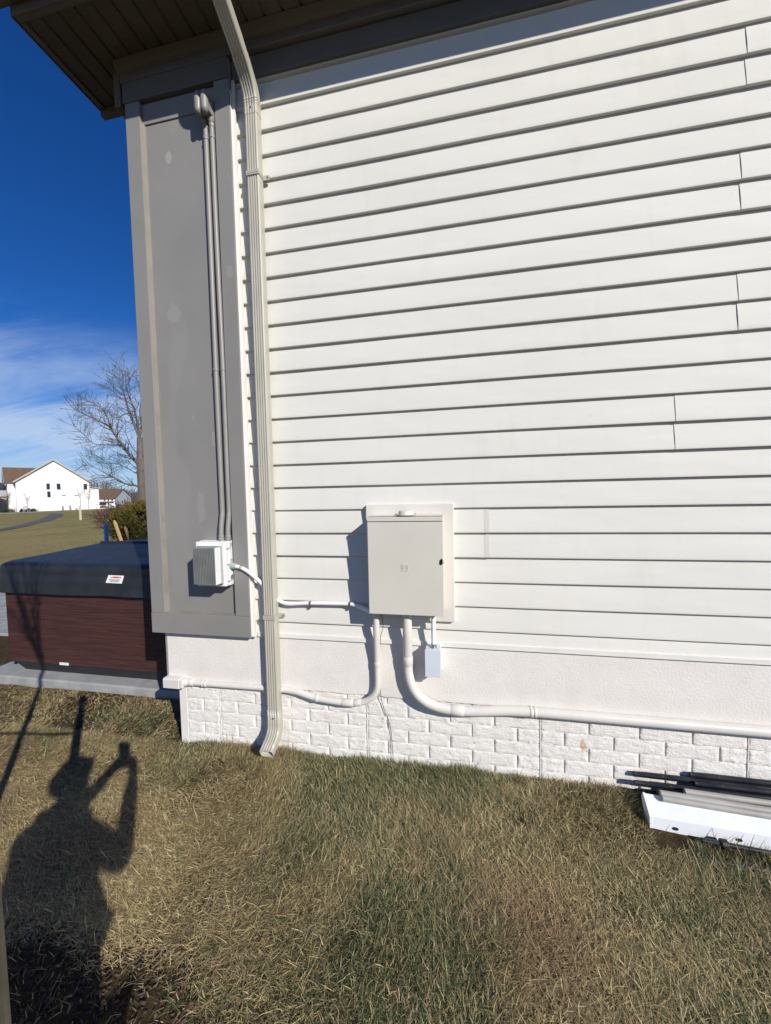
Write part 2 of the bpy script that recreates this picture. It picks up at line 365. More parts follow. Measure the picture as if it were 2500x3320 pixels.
def empty(name, loc=(0, 0, 0)):
    o = bpy.data.objects.new(name, None); o.empty_display_size = .1; COL.objects.link(o); return o
def tag(o, label=None, cat=None, group=None, kind=None):
    if label: o['label'] = label
    if cat: o['category'] = cat
    if group: o['group'] = group
    if kind: o['kind'] = kind
    return o
def thing(name, label, cat, group=None): return tag(empty(name), label, cat, group)
def mesh_np(name, verts, faces_flat, loop_starts, loop_totals, mat, cols=None, smooth=False):
    me = bpy.data.meshes.new(name); me.vertices.add(len(verts)); me.vertices.foreach_set('co', verts.astype(np.float32).ravel())
    me.loops.add(len(faces_flat)); me.loops.foreach_set('vertex_index', faces_flat.astype(np.int32))
    me.polygons.add(len(loop_starts)); me.polygons.foreach_set('loop_start', loop_starts.astype(np.int32)); me.polygons.foreach_set('loop_total', loop_totals.astype(np.int32))
    if smooth: me.polygons.foreach_set('use_smooth', np.ones(len(loop_starts), dtype=bool))
    me.update(calc_edges=True); me.validate()
    if cols is not None:
        a = me.color_attributes.new('Col', 'FLOAT_COLOR', 'POINT'); a.data.foreach_set('color', cols.astype(np.float32).ravel())
    me.materials.append(M[mat]); o = bpy.data.objects.new(name, me); COL.objects.link(o); return o
# smooth value noise for numpy arrays
_lat = np.random.default_rng(3).random((256, 256))
def vnoise(x, y, s=1.0, ox=0.0):
    x = np.asarray(x) * s + 37.3 + ox; y = np.asarray(y) * s + 91.7 - ox
    xi = np.floor(x).astype(int); yi = np.floor(y).astype(int); fx = x - xi; fy = y - yi
    fx = fx * fx * (3 - 2 * fx); fy = fy * fy * (3 - 2 * fy)
    g = lambda a, b: _lat[a % 256, b % 256]
    return (g(xi, yi) * (1 - fx) + g(xi + 1, yi) * fx) * (1 - fy) + (g(xi, yi + 1) * (1 - fx) + g(xi + 1, yi + 1) * fx) * fy

# ------------------------------------------------------------------ ground
def terrain(x, y):
    x = np.asarray(x, float); y = np.asarray(y, float)
    r = np.hypot(x, y + CAM_D)
    z = 0.022 + 0.018 * (vnoise(x, y, 1.3) - .5) + 0.010 * (vnoise(x, y, 5.0, 9) - .5)
    front = np.clip((x + 1.75) * 4, 0, 1) * np.clip((y + .75) / .72, 0, 1) ** 2
    z = z + front * (0.030 + 0.022 * np.clip((x - .2) / 1.0, 0, 1))
    z = z - 0.8 * np.clip((r - 14) / 100, 0, 3) - 2.2 * np.clip((r - 122) / 100, 0, 3) + 0.06 * (vnoise(x, y, .12) - .5) * np.clip((r - 8) / 10, 0, 1)
    return z
def tz(x, y): return float(terrain(x, y))
def ground_at(px, py):
    v = ray(px, py); z = 0.0
    for _ in range(40):
        t = (z - CH) / v.z; p = CLOC + v * t; z = tz(p.x, p.y)
    return Vector((p.x, p.y, z))
xs = np.unique(np.concatenate([np.linspace(-700, -60, 24), np.linspace(-60, -7, 60), np.linspace(-7, 3, 150), np.linspace(3, 30, 30), np.linspace(30, 500, 14)]))
ys = np.unique(np.concatenate([np.linspace(-300, -10, 14), np.linspace(-10, -2.2, 20), np.linspace(-2.2, 1.6, 70), np.linspace(1.6, 20, 60), np.linspace(20, 90, 40), np.linspace(90, 700, 24)]))
X, Y = np.meshgrid(xs, ys); Z = terrain(X, Y)
Z = np.where((X > -1.55) & (Y > .12) & (Y < 9), -0.15, Z)          # the lawn stops at the foundation
V = np.stack([X, Y, Z], -1).reshape(-1, 3); nx, ny = len(xs), len(ys)
I = (np.arange(ny - 1)[:, None] * nx + np.arange(nx - 1)[None]).ravel()
F = np.stack([I, I + 1, I + nx + 1, I + nx], 1)
lawn = mesh_np('lawn', V, F.ravel(), np.arange(len(F)) * 4, np.full(len(F), 4), 'lawn', smooth=True)
tag(lawn, kind='structure', label='dormant tan and green lawn around the house')

# asphalt footpath and the pale pavement far behind it
def strip(name, left, right, mat, dz, label):
    m = MB(); n = len(left)
    L = spline([ground_at(*p) for p in left], 6); R = spline([ground_at(*p) for p in right], 6)
    vs = []
    for a, b in zip(L, R):
        for k in range(4):
            p = a.lerp(b, k / 3); vs.append((p.x, p.y, tz(p.x, p.y) + dz))
    for i in range(len(L) - 1):
        for k in range(3): m.f.append((i * 4 + k, i * 4 + k + 1, i * 4 + 5 + k, i * 4 + 4 + k))
    m.v = vs
    return tag(m.build(name, mat, smooth=True), kind='structure', label=label)
zc = lambda x, y: (x / 3.332, 1420 + y / 3.332)
strip('footpath', [zc(-260, 1052), zc(0, 1006), zc(200, 975), zc(480, 908), zc(620, 866), zc(690, 832), zc(672, 816)],
      [zc(-260, 1022), zc(0, 984), zc(220, 938), zc(420, 884), zc(500, 850), zc(527, 832), zc(545, 814)], 'asphalt', .02, 'curving dark asphalt footpath across the lawn')
strip('pavement', [zc(-300, 834), zc(0, 823), zc(400, 806), zc(800, 790)], [zc(-300, 826), zc(0, 817), zc(400, 801), zc(800, 786.5)], 'concrete', .03, 'pale concrete pavement strip in front of the white house')

# ------------------------------------------------------------------ the house
house = thing('house', 'house with off-white lap siding, taupe corner pilaster and white brick foundation', 'house')
XL, XR = -1.165, 4.6
# siding, lap by lap
siding = empty('siding'); siding.parent = house
LAP, Z0 = 0.127, CH - 0.718
PROF = [(0.0200, 0.0), (0.0022, -0.0004), (0.0004, 0.0010), (0.0, 0.0035), (0.0008, 0.012), (0.0030, 0.030), (0.0068, 0.056), (0.0110, 0.084), (0.0148, 0.110), (0.0180, 0.136)]
def lap(x0, x1, zb, dy, h=LAP, lift=0.0):
    k = max(2, int((x1 - x0) / (.06 if lift else .12))); m = MB(); n = len(PROF)
    for i in range(k + 1):
        x = x0 + (x1 - x0) * i / k
        wv = 0.0024 * (mnoise.noise(Vector((x * 1.1, zb * 3.1, 1.7)))) + 0.0006 * mnoise.noise(Vector((x * 4, zb * 9, 4.)))
        wz = 0.0009 * mnoise.noise(Vector((x * .9, zb * 5.3, 8.)))
        for (yy, z_) in PROF: m.v.append((x, yy + dy - lift * math.exp(-(x - x0) / .10) * math.sin(math.pi * min(1, z_ / .13)) + wv * (z_ / .127) * 1.2 + wv * .3, zb + wz + z_ * h / LAP))
    for i in range(k):
        for j in range(n - 1): m.f.append((i * n + j, i * n + j + 1, (i + 1) * n + j + 1, (i + 1) * n + j))
    # thickness at both ends so that overlapping ends read as sheet
    for i in (0, k):
        o = len(m.v)
        for j in range(1, n): q = m.v[i * n + j]; m.v.append((q[0], q[1] + .0014, q[2]))
        for j in range(n - 2): m.f.append((i * n + j + 1, i * n + j + 2, o + j + 1, o + j))
    return m
SEAMS = {20: 1.217, 19: 1.217, 16: 1.208, 15: 1.208, 12: 1.207, 11: 1.208, 8: .972, 7: .972, 4: .148, 3: .148}
for i in range(24):
    zb = Z0 + LAP * i
    if i in SEAMS:
        sx = SEAMS[i]
        if i in (3, 4):                 # here the left-hand length laps over the right-hand one
            a = lap(XL, sx, zb, -.0030); b = lap(sx - .03, XR, zb, 0)
        else: a = lap(XL, sx + .03, zb, 0); b = lap(sx, XR, zb, -.0018, lift=random.uniform(.0010, .0028))
        a.build('siding_lap', 'siding', siding, smooth='auto', fix=False); b.build('siding_lap', 'siding', siding, smooth='auto', fix=False)
        if i in (3, 4):
            m = lap(sx - .024, sx + .0005, zb, -.0038); o = m.build('siding_joint_strip', 'siding_worn', siding, smooth='auto', fix=False)
    else:
        lap(XL, XR, zb, 0).build('siding_lap', 'siding', siding, smooth='auto', fix=False)
m = MB(); k = 40
lowp = [(0.014, .028), (0.0005, .028), (0.0, .032), (0.004, .06), (0.0145, .114)]
for i in range(2):
    for (yy, z_) in lowp: m.v.append(((XL, XR)[i], yy, CH - .838 + z_))
for j in range(len(lowp) - 1): m.f.append((j, j + 1, len(lowp) + j + 1, len(lowp) + j))
m.build('siding_lap', 'siding', siding, smooth='auto', fix=False)
m = MB(); m.box(XL + .02, XR, -.004, .012, .741, .7665); m.box(XL + .02, XR, .0121, .034, .741, .752); m.build('starter_strip', 'trim_white', house, bevel=.0015)
# unseen box added inside to block light, side wall, floor slab inside
m = MB(); m.box(-1.735, XR, .027, 8.5, .46, 4.10); m.build('light_block_box', 'siding', house)
m = MB(); m.box(-1.775, -1.737, .10, 8.5, .46, 4.05)
for i in range(26):
    zb = .75 + LAP * i
    m.prism([(-1.777, zb), (-1.793, zb), (-1.779, zb + .126)], 'y', .10, 8.5)
m.build('side_wall', 'siding', house)
# J channel between siding and pilaster
m = MB(); m.box(-1.166, -1.1585, -.022, .012, .742, 3.76); m.box(-1.1580, -1.150, -.0225, -.0085, .742, 3.76); m.build('corner_channel', 'trim_white', house, bevel=.0015)
# pilaster: recessed panel with stiles and rails
pil = empty('pilaster'); pil.parent = house
YF, YP = -.040, -.014
m = MB(); m.box(-1.80, -1.175, YP, .010, .745, 3.90); m.build('recessed_panel', 'taupe', pil)
m = MB(); m.box(-1.813, -1.720, YF, .02, .868, 3.86); m.build('stile', 'taupe', pil, bevel=.003)
m = MB(); m.box(-1.258, -1.1675, YF, .0, .868, 3.86); m.build('stile', 'taupe', pil, bevel=.003)
m = MB(); m.box(-1.8145, -1.1665, YF - .001, .02, .746, .8675); m.build('bottom_rail', 'taupe', pil, bevel=.002)
m = MB(); m.box(-1.7195, -1.2585, YP - .007, YP + .004, 3.642, 3.752); m.build('top_rail', 'taupe', pil, bevel=.002)
m = MB(); m.prism([(-1.7199, YF + .004), (-1.7199, YP + .002), (-1.706, YP - .0005)], 'z', .869, 3.65); m.build('inner_molding', 'caulk', pil, bevel=.001)
m = MB(); m.prism([(YF + .003, .8679), (YP + .002, .8679), (YP - .0005, .880)], 'x', -1.7055, -1.259); m.build('inner_molding', 'caulk', pil, bevel=.001)
m = MB(); m.box(-1.812, -1.737, .0205, .10, .746, 3.86); m.build('side_return', 'taupe', pil, bevel=.002)
m = MB(); m.box(-1.1655, -1.1640, YF + .003, -.0225, .75, 3.70); m.build('sunlit_edge', 'trim_white', pil)  # white sheet, sunlight on the stile's side put into its colour
# frieze and crown under the eave
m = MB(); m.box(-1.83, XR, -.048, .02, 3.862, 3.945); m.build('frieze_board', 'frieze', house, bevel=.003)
m = MB(); m.prism([(-.0485, 3.905), (-.060, 3.915), (-.085, 3.948), (-.0485, 3.948)], 'x', -1.84, XR); m.build('crown_molding', 'soffit_trim', house)
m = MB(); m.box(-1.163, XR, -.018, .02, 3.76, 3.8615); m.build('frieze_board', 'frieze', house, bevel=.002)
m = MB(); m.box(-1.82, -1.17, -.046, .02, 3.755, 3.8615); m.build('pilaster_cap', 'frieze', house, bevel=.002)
m = MB(); m.box(-1.87, -1.8301, -.05, .16, 3.74, 3.949); m.build('eave_bracket', 'soffit_trim', house, bevel=.003)
# soffit boards
soff = empty('soffit'); soff.parent = house
SZ = 3.950; xg = -2.105
base = None
i = 0
while xg < XR:
    y1 = .118 if xg < -1.95 else -.0
    m = MB(); w = .0985
    m.prism([(xg, SZ + .012), (xg + .004, SZ + .0005), (xg + w - .013, SZ + .0005), (xg + w - .010, SZ + .009), (xg + w, SZ + .009), (xg + w, SZ + .012)], 'y', -.318, y1)
    m.build('soffit_board', 'soffit', soff); xg += .0985; i += 1
m = MB(); m.box(-2.135, XR, -.345, -.3185, SZ - .010, SZ + .016); m.build('soffit_trim', 'soffit_trim', soff, bevel=.003)
m = MB(); m.box(-2.135, -2.1055, -.3180, .1175, SZ - .010, SZ + .016); m.build('soffit_trim', 'soffit_trim', soff, bevel=.003)
m = MB(); m.box(-2.14, -1.8705, .1185, .150, SZ - .045, SZ + .06); m.build('return_board', 'soffit_trim', soff, bevel=.003)
m = MB(); m.box(-2.14, XR, -.352, -.3455, SZ - .012, SZ + .19); m.build('fascia', 'soffit_trim', house, bevel=.002)
m = MB(); m.box(-2.146, -2.1405, -.352, .15, SZ - .012, SZ + .19); m.build('fascia', 'soffit_trim', house, bevel=.002)
m = MB()
g_out = [(-.353, 4.13), (-.353, 3.985), (-.432, 3.985), (-.440, 4.02), (-.462, 4.05), (-.474, 4.09), (-.474, 4.125), (-.462, 4.125)]
g_in = [(-.464, 4.122), (-.471, 4.12), (-.471, 4.092), (-.459, 4.052), (-.437, 4.022), (-.429, 3.988), (-.356, 3.988), (-.356, 4.13)]
m.prism(g_out + g_in, 'x', -2.21, XR); m.prism(g_out, 'x', -2.213, -2.2105); m.build('gutter', 'soffit_trim', house)
m = MB(); m.prism([(-.40, 4.128), (-.40, 4.150), (4.0, 6.2), (8.6, 3.95), (8.6, 3.92), (4.0, 6.16)], 'x', -2.18, XR + .3); m.build('roof', 'roof_dark', house)  # unseen roof slab, added to block sky light
m = MB(); m.prism([(.16, 4.105), (8.4, 4.105), (4.0, 6.13)], 'x', -1.80, -1.76); m.build('gable_wall', 'siding', house)

# foundation: stucco band over brick-patterned concrete
found = empty('foundation'); found.parent = house
m = MB(); k = 300; BY = .009
top, bot, back = [], [], []
for i in range(k + 1):
    x = -1.757 + (XR + 1.757) * i / k
    jag = .006 * (mnoise.noise(Vector((x * 7, 3, 1))) + .7 * mnoise.noise(Vector((x * 31, 5, 2)))) - .004 * max(0, mnoise.noise(Vector((x * 17, 1, 9))))
    bow = .003 * mnoise.noise(Vector((x * 1.4, 0, 5)))
    m.v += [(x, BY, .7405), (x, BY + bow * .3, .60), (x, BY + bow, .453 + jag * .5), (x, BY + .002 + bow, .440 + jag), (x, .034, .440 + jag)]
for i in range(k):
    for j in range(4): m.f.append((i * 5 + j, i * 5 + j + 1, i * 5 + 6 + j, i * 5 + 5 + j))
m.build('stucco_band', 'stucco', found, smooth='auto', fix=False)
m = MB(); m.prism([(-1.7571, BY), (-1.787, BY + .018), (-1.787, .6), (-1.757, .6)], 'z', .443, .7405); m.build('stucco_corner', 'stucco', found, bevel=.002)
m = MB(); m.box(-1.698, XR, .0305, .5, -.2, .4395); m.build('concrete_footing', 'mortar', found)
m = MB(); m.box(-1.700, -1.651, .0215, .0304, -.1, .439); m.box(-1.7015, -1.6985, .0215, .49, -.1, .439); m.build('corner_strip', 'mortar', found, bevel=.002)
# one brick = a lumpy split-face block; a few shared variants
def brick_mesh(seed, L, H):
    m = MB(); nx_, nz_ = 18, 7
    for j in range(nz_ + 1):
        for i in range(nx_ + 1):
            ex_, ez_ = .0022 / L, .0020 / H
            u = 0 if i == 0 else 1 if i == nx_ else ex_ + (1 - 2 * ex_) * (i - 1) / (nx_ - 2)
            v = 0 if j == 0 else 1 if j == nz_ else ez_ + (1 - 2 * ez_) * (j - 1) / (nz_ - 2)
            e = min(min(u, 1 - u) * L, min(v, 1 - v) * H)
            d = .0 if e < 1e-6 else (.0040 if e < .0026 else .0046) + .0034 * mnoise.noise(Vector((u * L * 26, seed * 7.7, v * H * 95))) + .0026 * mnoise.noise(Vector((u * L * 70, seed * 3.1, v * H * 150)))
            jx = .0009 * mnoise.noise(Vector((u * 9, v * 9, seed))) if e < 1e-6 else 0
            m.v.append(((u - .5) * L + jx, -d if e > 1e-6 else -.0030, (v - .5) * H + jx))
    n0 = len(m.v)
    for j in range(nz_):
        for i in range(nx_): a = j * (nx_ + 1) + i; m.f.append((a, a + 1, a + nx_ + 2, a + nx_ + 1))
    rim = [i for i in range(nx_ + 1)] + [(j + 1) * (nx_ + 1) - 1 for j in range(1, nz_ + 1)] + [nz_ * (nx_ + 1) + i for i in range(nx_ - 1, -1, -1)] + [j * (nx_ + 1) for j in range(nz_ - 1, 0, -1)]
    o = len(m.v)
    for r in rim: q = m.v[r]; m.v.append((q[0], .004, q[2]))
    for t in range(len(rim)): u = (t + 1) % len(rim); m.f.append((rim[u], rim[t], o + t, o + u))
    me = bpy.data.meshes.new('brick'); me.from_pydata(m.v, [], m.f); me.materials.append(M['brick'])
    me.polygons.foreach_set('use_smooth', [True] * len(me.polygons)); 
    try: me.set_sharp_from_angle(angle=math.radians(50))
    except Exception: pass
    return me
PANEL, ROW, RT0, SX0 = 0.911, .0711, .3930, .3945
full = [brick_mesh(s, PANEL / 4 - .0115, ROW - .0045) for s in range(8)]
half = [brick_mesh(s + 20, PANEL / 8 - .0115, ROW - .0045) for s in range(4)]
for row in range(7):
    zc_ = RT0 + ROW / 2 - ROW * row - (.016 if row == 0 else 0)
    for pn in range(-4, 4):
        sx = SX0 + PANEL * pn
        off = (row % 2 == 0)
        lay = [(0.5, 0), (1, 0), (1, 0), (1, 0), (.5, 0)] if off else [(1, 0)] * 4
        x = sx
        for w, _ in lay:
            cx_ = x + w * PANEL / 8 * 1.0 if w == 1 else x + PANEL / 16
            wid = PANEL / 4 if w == 1 else PANEL / 8
            x += wid
            if x - .004 < -1.62 or x - wid > 2.9: continue
            if x - wid < -1.665: 
                cut = True
                if wid == PANEL / 4: cx_ = x - PANEL / 16; me = random.choice(half)
                else: me = random.choice(half)
            else: me = random.choice(full if w == 1 else half)
            o = bpy.data.objects.new('brick', me); COL.objects.link(o); o.parent = found; o.location = (cx_ if x - wid >= -1.665 else x - PANEL / 16, .0285, zc_)
            o.rotation_euler = (0, 0, random.choice((0, 0, 0)) )
# ragged form seams (drips of concrete, a dark strip for the open gap)
for pn in range(-2, 3):
    sx = SX0 + PANEL * pn; m = MB(); path = []; rad = []
    for i in range(26):
        z = .06 + i * .0155
        if z > .436: break
        path.append((sx + .0025 * mnoise.noise(Vector((i * .9, pn * 5, 0))), .0265 + .001 * mnoise.noise(Vector((i, pn, 3))), z)); rad.append(.8 + .7 * abs(mnoise.noise(Vector((i * 1.3, 8, pn)))))
    m.tube(path, .0042, 7, True, rad); m.build('form_ridge', 'mortar', found, smooth=True, fix=False)
    m = MB(); m.tube([(p[0] - .0052, .0278, p[2]) for p in path], .0021, 6, True, [r * r * 1.25 for r in rad]); m.build('form_gap', 'crack', found, smooth=True, fix=False)

# ------------------------------------------------------------------ downspout
ds = thing('downspout', 'clay-coloured ribbed rectangular downspout running down beside the taupe pilaster', 'downspout')
W2, D2 = .0360, .0260; sect = []
def ds_section(w, d):
    pts = [(-w, -d + .008), (-w, d - .008), (-w + .003, d - .003), (-w + .008, d)]      # second coordinate: outwards
    ng = 4; x0, x1 = -w + .009, w - .010
    for k in range(ng):
        a = x0 + (x1 - x0) * (k + .15) / ng; b = x0 + (x1 - x0) * (k + .85) / ng
        pts += [(a, d), (a + (b - a) * .25, d - .0042), (a + (b - a) * .75, d - .0042), (b, d)]
    pts += [(w - .008, d), (w - .003, d - .003), (w, d - .008), (w, -d + .008), (w - .008, -d), (-w + .008, -d)]
    return pts
SEC = ds_section(W2, D2)
dsx, dsy = -1.0405, -.0330
# the section's second axis is 'up' for sweep: outwards (-Y) on the vertical run
def ds_sweep(path, scale=1.0, caps=True):
    m = MB(); m.sweep(path, [(-a * scale, b * scale) for a, b in SEC], up=(0, -1, 0), caps=caps); return m
def arc(p0, p1, p2, n=7):
    p0, p1, p2 = map(Vector, (p0, p1, p2)); return [(1 - t) ** 2 * p0 + 2 * t * (1 - t) * p1 + t * t * p2 for t in [i / n for i in range(n + 1)]]
ds_sweep([(dsx, dsy, 3.60), (dsx, dsy, 2.6), (dsx, dsy, 1.4), (dsx, dsy, .30)], 1.0).build('pipe', 'downspout', ds, smooth='auto', fix=True, angle=25)
el = arc((dsx, dsy, 3.585), (dsx, dsy, 3.675), (dsx, dsy - .105, 3.738), 8)
ds_sweep([(dsx, dsy, 3.535)] + el, 1.05).build('elbow', 'downspout', ds, smooth='auto', angle=25)
ds_sweep([(dsx, dsy - .100, 3.736), (dsx, dsy - .28, 3.838)], 1.0).build('offset_pipe', 'downspout', ds, smooth='auto', angle=25)
el = arc((dsx, dsy - .265, 3.830), (dsx, dsy - .355, 3.884), (dsx, dsy - .355, 3.985), 8)
ds_sweep(el, 1.05).build('elbow', 'downspout', ds, smooth='auto', angle=25)
def crimps(m, pts, r):      # raised crimp rings round an elbow
    pass
el = [Vector((dsx, dsy, .345)), Vector((dsx, dsy, .262))] + arc((dsx, dsy, .258), (dsx, dsy, .205), (dsx, dsy - .055, .176), 7) + [Vector((dsx, dsy - .108, .150))]
ks = 1.05
mm = ds_sweep(el, ks, caps=False); o = mm.build('bottom_elbow', 'downspout', ds, smooth='auto', angle=25, fix=True)
so = o.modifiers.new('sheet', 'SOLIDIFY'); so.thickness = .0012; so.offset = -1
m = MB(); m.sweep([Vector(p) for p in el[-5:]], [(-a * ks * .975, b * ks * .972) for a, b in SEC], up=(0, -1, 0), caps=False); o = m.build('elbow_lining', 'downspout_in', ds, fix=False)
for zst, dzt in ((CH + 1.690, 0), (CH - .676, 0)):
    m = MB()
    for k in range(3):
        z0 = zst + (k - 1) * .0085; e = .0032 if k != 1 else .0044
        m.prism([(dsx - W2 - e, dsy - D2 + .006), (dsx - W2 - e + .004, dsy - D2 - e), (dsx + W2 + e - .004, dsy - D2 - e), (dsx + W2 + e, dsy - D2 + .006), (dsx + W2 + e, -.010), (dsx + W2 + .0005, -.010), (dsx + W2 + .0005, dsy - D2 - .0003), (dsx - W2 - .0005, dsy - D2 - .0003), (dsx - W2 - .0005, -.010), (dsx - W2 - e, -.010)], 'z', z0 - .0042, z0 + .0042)
    st = m.build('strap', 'downspout', ds, bevel=.0008)
    m = MB(); n = 14; tab = [(dsx + W2 + .0008, zst - .012), (dsx + W2 + .026, zst - .012)] + [(dsx + W2 + .026 + .0125 * math.sin(math.pi * t / n), zst - .0125 * math.cos(math.pi * t / n)) for t in range(n + 1)] + [(dsx + W2 + .0008, zst + .012)]
    m.prism(tab, 'y', -.0125, -.0095); m.build('strap_tab', 'downspout', ds, bevel=.0006)
    m = MB(); m.cyl((dsx + W2 + .026, -.0170, zst), (dsx + W2 + .026, -.012, zst), .0042, 8, .0050); m.build('screw', 'steel', ds, smooth='auto')
m = MB(); m.cyl((dsx + .004, dsy - D2 - .006, 3.562), (dsx + .004, dsy - D2, 3.562), .0035, 6); m.build('screw', 'steel', ds)
m = MB(); m.cyl((dsx + .004, dsy - D2 - .0065, .300), (dsx + .004, dsy - D2, .300), .0045, 6); m.build('screw', 'steel', ds)
m = MB()
for z0, kx in ((.262, 1.06), (.252, 1.06)): m.sweep([(dsx, dsy, z0 - .0025), (dsx, dsy, z0 + .0025)], [(-a * kx * 1.02, b * kx * 1.03) for a, b in SEC], up=(0, -1, 0))
pe = [Vector(q) for q in el[2:9]]
for a_, b_ in zip(pe[:-1], pe[1:]): m.sweep([a_.lerp(b_, .30), a_.lerp(b_, .62)], [(-p_ * ks * 1.022, q_ * ks * 1.03) for p_, q_ in SEC], up=(0, -1, 0))
m.build('crimp', 'downspout', ds)
m = MB()
for z0 in (3.583, 3.598, 3.613): m.sweep([(dsx, dsy - (z0 - 3.583) * .12, z0 - .003), (dsx, dsy - (z0 - 3.583) * .16, z0 + .003)], [(-a * 1.085, b * 1.09) for a, b in SEC], up=(0, -1, 0))
m.build('crimp', 'downspout', ds)

# ------------------------------------------------------------------ electrical panel
ep = thing('electrical_panel', 'beige outdoor electrical panel on a vinyl mounting block in the middle of the siding', 'electrical panel')
px0, px1, pz0, pz1, pyf = -.449, -.0795, .945, 1.433, -.130
m = MB(); m.box(-.484, -.026, -.022, .012, .880, 1.4915); m.build('mounting_block', 'backer', ep, bevel=.004)
m = MB(); m.box(px0 + .002, px1 - .002, pyf + .008, -.0222, pz0 + .004, pz1 - .002); m.build('enclosure', 'panel_dark', ep, bevel=.002)
m = MB(); m.box(px0 - .001, px1 + .002, pyf - .003, pyf + .007, pz0, 1.4065); door = m.build('door', 'panel', ep, bevel=.0018)
m = MB(); m.box(px0 - .002, px1 + .003, pyf - .004, pyf + .03, 1.4105, pz1); m.build('rain_cap', 'panel', ep, bevel=.002)
m = MB(); m.prism([(pyf - .004, pz1), (pyf + .03, pz1), (-.024, pz1 + .004), (-.024, pz1 - .002)], 'x', px0, px1 + .001); m.build('top_cover', 'panel', ep)
m = MB(); hx, hy = -.264, -.078
prof = [(.045, 1.4375), (.045, 1.4405), (.036, 1.4415), (.0345, 1.456), (.031, 1.460), (.0, 1.461)]
n = 24
for r, z in prof[:-1]: m.v += [(hx + r * 1.0 * math.cos(2 * math.pi * k / n), hy + r * .95 * math.sin(2 * math.pi * k / n), z) for k in range(n)]
for i in range(len(prof) - 2):
    for k in range(n): m.f.append((i * n + k, i * n + (k + 1) % n, (i + 1) * n + (k + 1) % n, (i + 1) * n + k))
m.f.append(tuple((len(prof) - 2) * n + k for k in range(n)))
m.build('hub_cap', 'panel', ep, smooth='auto')
for s in (-1, 1):
    m = MB(); m.prism([(hx + s * .030, hy - .02), (hx + s * .054, hy - .008), (hx + s * .054, hy + .008), (hx + s * .030, hy + .02)], 'z', 1.4372, 1.4402); m.build('hub_flange', 'panel', ep)
    m = MB(); m.cyl((hx + s * .049, hy, 1.440), (hx + s * .049, hy, 1.446), .0045, 6); m.build('bolt', 'steel', ep)
# raised square emblem with a letter-like core
ex, ez, r_ = -.2655, 1.1815, .0158; m = MB()
def frame(m, r, t, y0, y1):
    m.box(ex - r, ex + r, y0, y1, ez + r - t, ez + r); m.box(ex - r, ex + r, y0, y1, ez - r, ez - r + t); m.box(ex - r, ex - r + t, y0, y1, ez - r + t, ez + r - t); m.box(ex + r - t, ex + r, y0, y1, ez - r + t, ez + r - t)
frame(m, .0158, .0020, pyf - .0052, pyf - .0029); frame(m, .0108, .0020, pyf - .0048, pyf - .0029)
m.box(ex - .0045, ex - .0027, pyf - .0048, pyf - .0029, ez - .0055, ez + .0055); m.box(ex - .0027, ex + .003, pyf - .0048, pyf - .0029, ez + .0037, ez + .0055); m.box(ex - .0027, ex + .003, pyf - .0048, pyf - .0029, ez - .0055, ez - .0037); m.box(ex + .0026, ex + .0044, pyf - .0048, pyf - .0029, ez - .0042, ez + .0042)
m.build('emblem', 'panel', door, bevel=.0004)
m = MB(); lx, lz = -.0885, 1.212
m.prism([(lx - .009, lz - .008), (lx - .005, lz - .014), (lx + .005, lz - .014), (lx + .0075, lz + .010), (lx + .003, lz + .017), (lx - .006, lz + .010)], 'y', pyf - .0042, pyf - .0031); lo = m.build('latch', 'black', ep)
m = MB(); m.tube([(lx + .003, pyf - .004, lz + .014), (lx + .010, pyf - .011, lz + .012), (lx + .011, pyf - .012, lz - .004), (lx + .004, pyf - .004, lz - .008)], .0022, 8); m.build('hasp', 'steel', lo, smooth=True)
m = MB(); m.cyl((-.356, -.075, .945), (-.332, -.075, .928), .011, 12); m.cyl((-.385, -.07, .946), (-.385, -.07, .936), .010, 12); m.build('locknut', 'steel', ep, smooth='auto')

# ------------------------------------------------------------------ conduits
def conduit(name, label, mat, path, r, couplers=(), n=18, group=None, spl=8):
    t = thing(name, label, 'conduit', group)
    P = spline(path, spl) if spl else [Vector(p) for p in path]
    m = MB(); m.tube(P, r, n); m.build('pipe', mat, t, smooth='auto')
    for (a, b, k) in couplers:
        m = MB(); a, b = Vector(a), Vector(b); d = (b - a).normalized()
        m.tube([a, a + d * .0012, b - d * .0012, b], r * k, n, True, [.965, 1, 1, .965]); m.build('coupling', mat, t, smooth='auto')
    return t
def set_back(t, dy):
    """move the low run of a pipe back onto the recessed foundation, along the lines of sight it was measured on"""
    for o in t.children:
        for v in o.data.vertices:
            p = v.co; k = min(1, max(0, (.86 - p.z) / .24)); k = k * k * (3 - 2 * k); f = (p.y + dy * k + CAM_D) / (p.y + CAM_D)
            v.co = CLOC + (p - CLOC) * f
